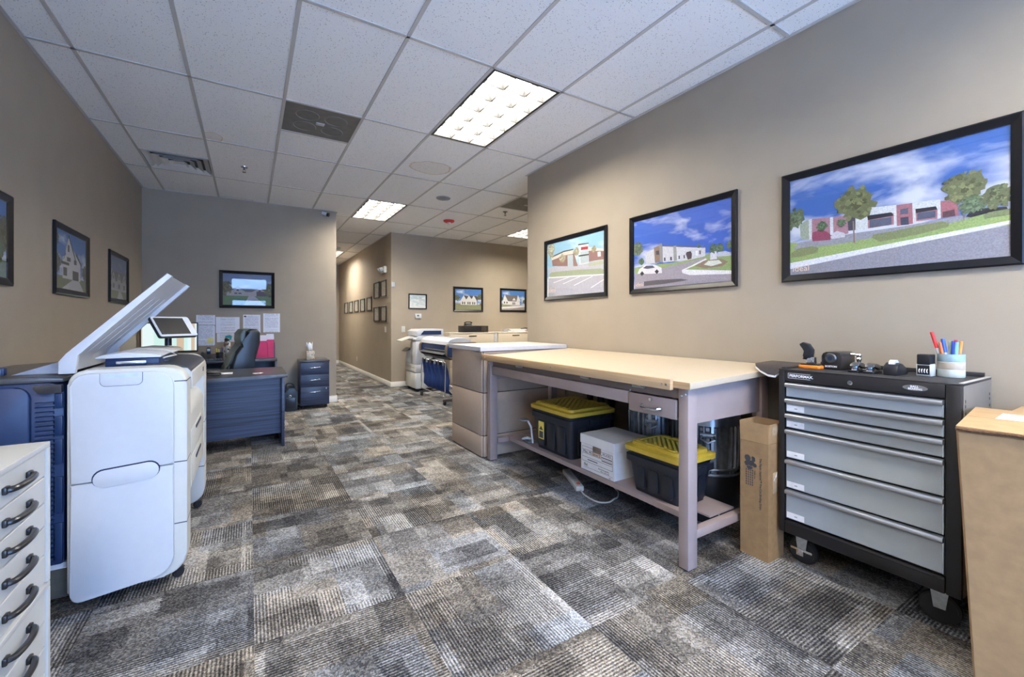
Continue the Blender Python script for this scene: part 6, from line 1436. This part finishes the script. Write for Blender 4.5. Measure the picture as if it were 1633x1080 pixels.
for yy in (ya+.10, yb_-.13):
    b = BM(); box(b, 2.62, 2.70, yy-.02, yy+.02, .09, .69, bev=.004); lg = obj('stand_leg', b, m_cream_pl, PL)
    b = BM(); box(b, 2.40, 2.95, yy-.022, yy+.022, .062, .0895, bev=.006); obj('stand_foot', b, m_gunmetal, lg)
    for xx in (2.43, 2.92): caster(PL, xx, yy, .062, r=.028, swivel=.2, w=.03, plate=m_black_pl)
b = BM(); box(b, 2.63, 2.68, ya+.12, yb_-.15, .20, .25, bev=.004); obj('stand_beam', b, m_cream_pl, PL)
yc0, yc1 = ya+.09, yb_-.10
for zz_, xx in ((.655, 2.44), (.14, 2.43)):
    b = BM(); cyl(b, (xx, yc0, zz_), (xx, yc1, zz_), .011, 10); obj('bin_bar', b, m_chrome, PL)
for yy in (yc0, yc1):
    b = BM(); tube(b, [(2.44, yy, .655), (2.435, yy, .40), (2.43, yy, .14)], .009, 8); obj('bin_post', b, m_chrome, PL)
for k in range(6):
    yy = yc0+.08+(yc1-yc0-.16)*k/5; b = BM(); box(b, 2.425, 2.455, yy-.02, yy+.02, .60, .668, bev=.005); obj('bin_clip', b, m_gunmetal if k % 2 else m_zinc, PL)
b = BM(); n = 28; rows = [(.64, 2.455), (.52, 2.48), (.36, 2.50), (.22, 2.485), (.15, 2.56)]
g = [[b.verts.new((x_+.018*math.sin(k*1.3+r*.7), yc0+.01+(yc1-yc0-.02)*k/(n-1), z_)) for k in range(n)] for r, (z_, x_) in enumerate(rows)]
for r in range(len(rows)-1):
    for k in range(n-1): b.faces.new((g[r][k], g[r][k+1], g[r+1][k+1], g[r+1][k]))
fb = obj('bin_fabric', b, m_bluefab, PL, smooth=80); sm = fb.modifiers.new('thick', 'SOLIDIFY'); sm.thickness = .002

PL.location.x += .14
m_lat = mat('putty_cabinet_enamel', S(196, 184, 166), .45, var=.02)
for k, (x0, x1) in enumerate(((3.42, 4.445), (4.53, 5.44), (5.47, 6.40))):
    LC = thing('lateral_cabinet', ('putty lateral file cabinet carrying the black box', 'putty lateral file cabinet with papers on it, partly behind the right wall', 'putty lateral file cabinet farthest right, behind the right wall')[k], 'cabinet', ((x0+x1)/2, 7.98, 0), group='lateral cabinets along the far wall')
    b = BM(); box(b, x0, x1, 7.76, 8.24, 0, 1.045, bev=.003); obj('body', b, m_lat, LC)
    b = BM(); box(b, x0-.003, x1+.003, 7.742, 8.245, 1.0455, 1.068, bev=.003); obj('top', b, m_cnt_top, LC)
    for z0, z1 in ((.05, .36), (.37, .69), (.70, 1.035)):
        b = BM(); box(b, x0+.012, x1-.012, 7.744, 7.7595, z0, z1, bev=.002); d = obj('drawer', b, m_lat, LC)
        b = BM(); box(b, (x0+x1)/2-.09, (x0+x1)/2+.09, 7.735, 7.7435, z1-.05, z1-.03, bev=.002); obj('pull', b, m_gunmetal, d)
b = BM(); box(b, 4.452, 4.522, 7.765, 8.2, 0, 1.055, bev=.002); tag(obj('filler_post', b, mat('grey_post', S(176, 178, 186), .4)), 'pale grey filler post between the putty cabinets', 'post')
BB = thing('black_case', 'black low case on the putty cabinet below the white house picture', 'case', (4.06, 7.95, 1.0685))
b = BM(); box(b, 3.77, 4.155, 7.80, 8.10, 1.0685, 1.205, bev=.004); obj('body', b, m_black_pl, BB)
b = BM(); box(b, 4.157, 4.33, 7.80, 8.10, 1.0685, 1.205, bev=.004); sp_o = obj('speaker_end', b, mat('brown_black', (.03, .022, .016), .4), BB)
b = BM(); cyl(b, (4.245, 7.7995, 1.135), (4.245, 7.796, 1.135), .045, 20); obj('speaker_cone', b, m_gunmetal, sp_o)
OP = thing('old_telephone', 'small black and chrome telephone on top of the black case', 'telephone', (3.90, 7.93, 1.208))
b = BM(); prism(b, [(7.86, 1.2085), (8.00, 1.2085), (7.97, 1.255), (7.91, 1.255)], 'x', 3.85, 3.985, bev=.003); obj('body', b, m_black_pl, OP)
b = BM(); tube(b, [(3.835, 7.92, 1.262), (3.87, 7.92, 1.285), (3.965, 7.92, 1.285), (4.0, 7.92, 1.262)], [.020, .012, .012, .020], 10); obj('handset', b, m_black_pl, OP)
b = BM(); cyl(b, (3.917, 7.884, 1.24), (3.917, 7.876, 1.237), .022, 18); obj('dial', b, m_chrome, OP)
PT = thing('paper_stack', 'stack of white papers on the putty cabinet at the right wall end', 'paper stack', (5.1, 7.95, 1.0685))
rng = random.Random(4)
for k in range(6):
    M = Matrix.Translation((5.08+rng.uniform(-.03, .03), 7.96, 1.069+.010*k)) @ Matrix.Rotation(rng.uniform(-.08, .08), 4, 'Z')
    b = BM(); box(b, -.22, .22, -.14, .14, 0, .0095, M=M); obj('ream', b, m_paper, PT)
b = BM(); tube(b, [(5.20, 7.86, 1.135), (5.32, 7.88, 1.15), (5.45, 7.92, 1.137)], [.012, .018, .012], 8); obj('dark_roll', b, m_gunmetal, PT)
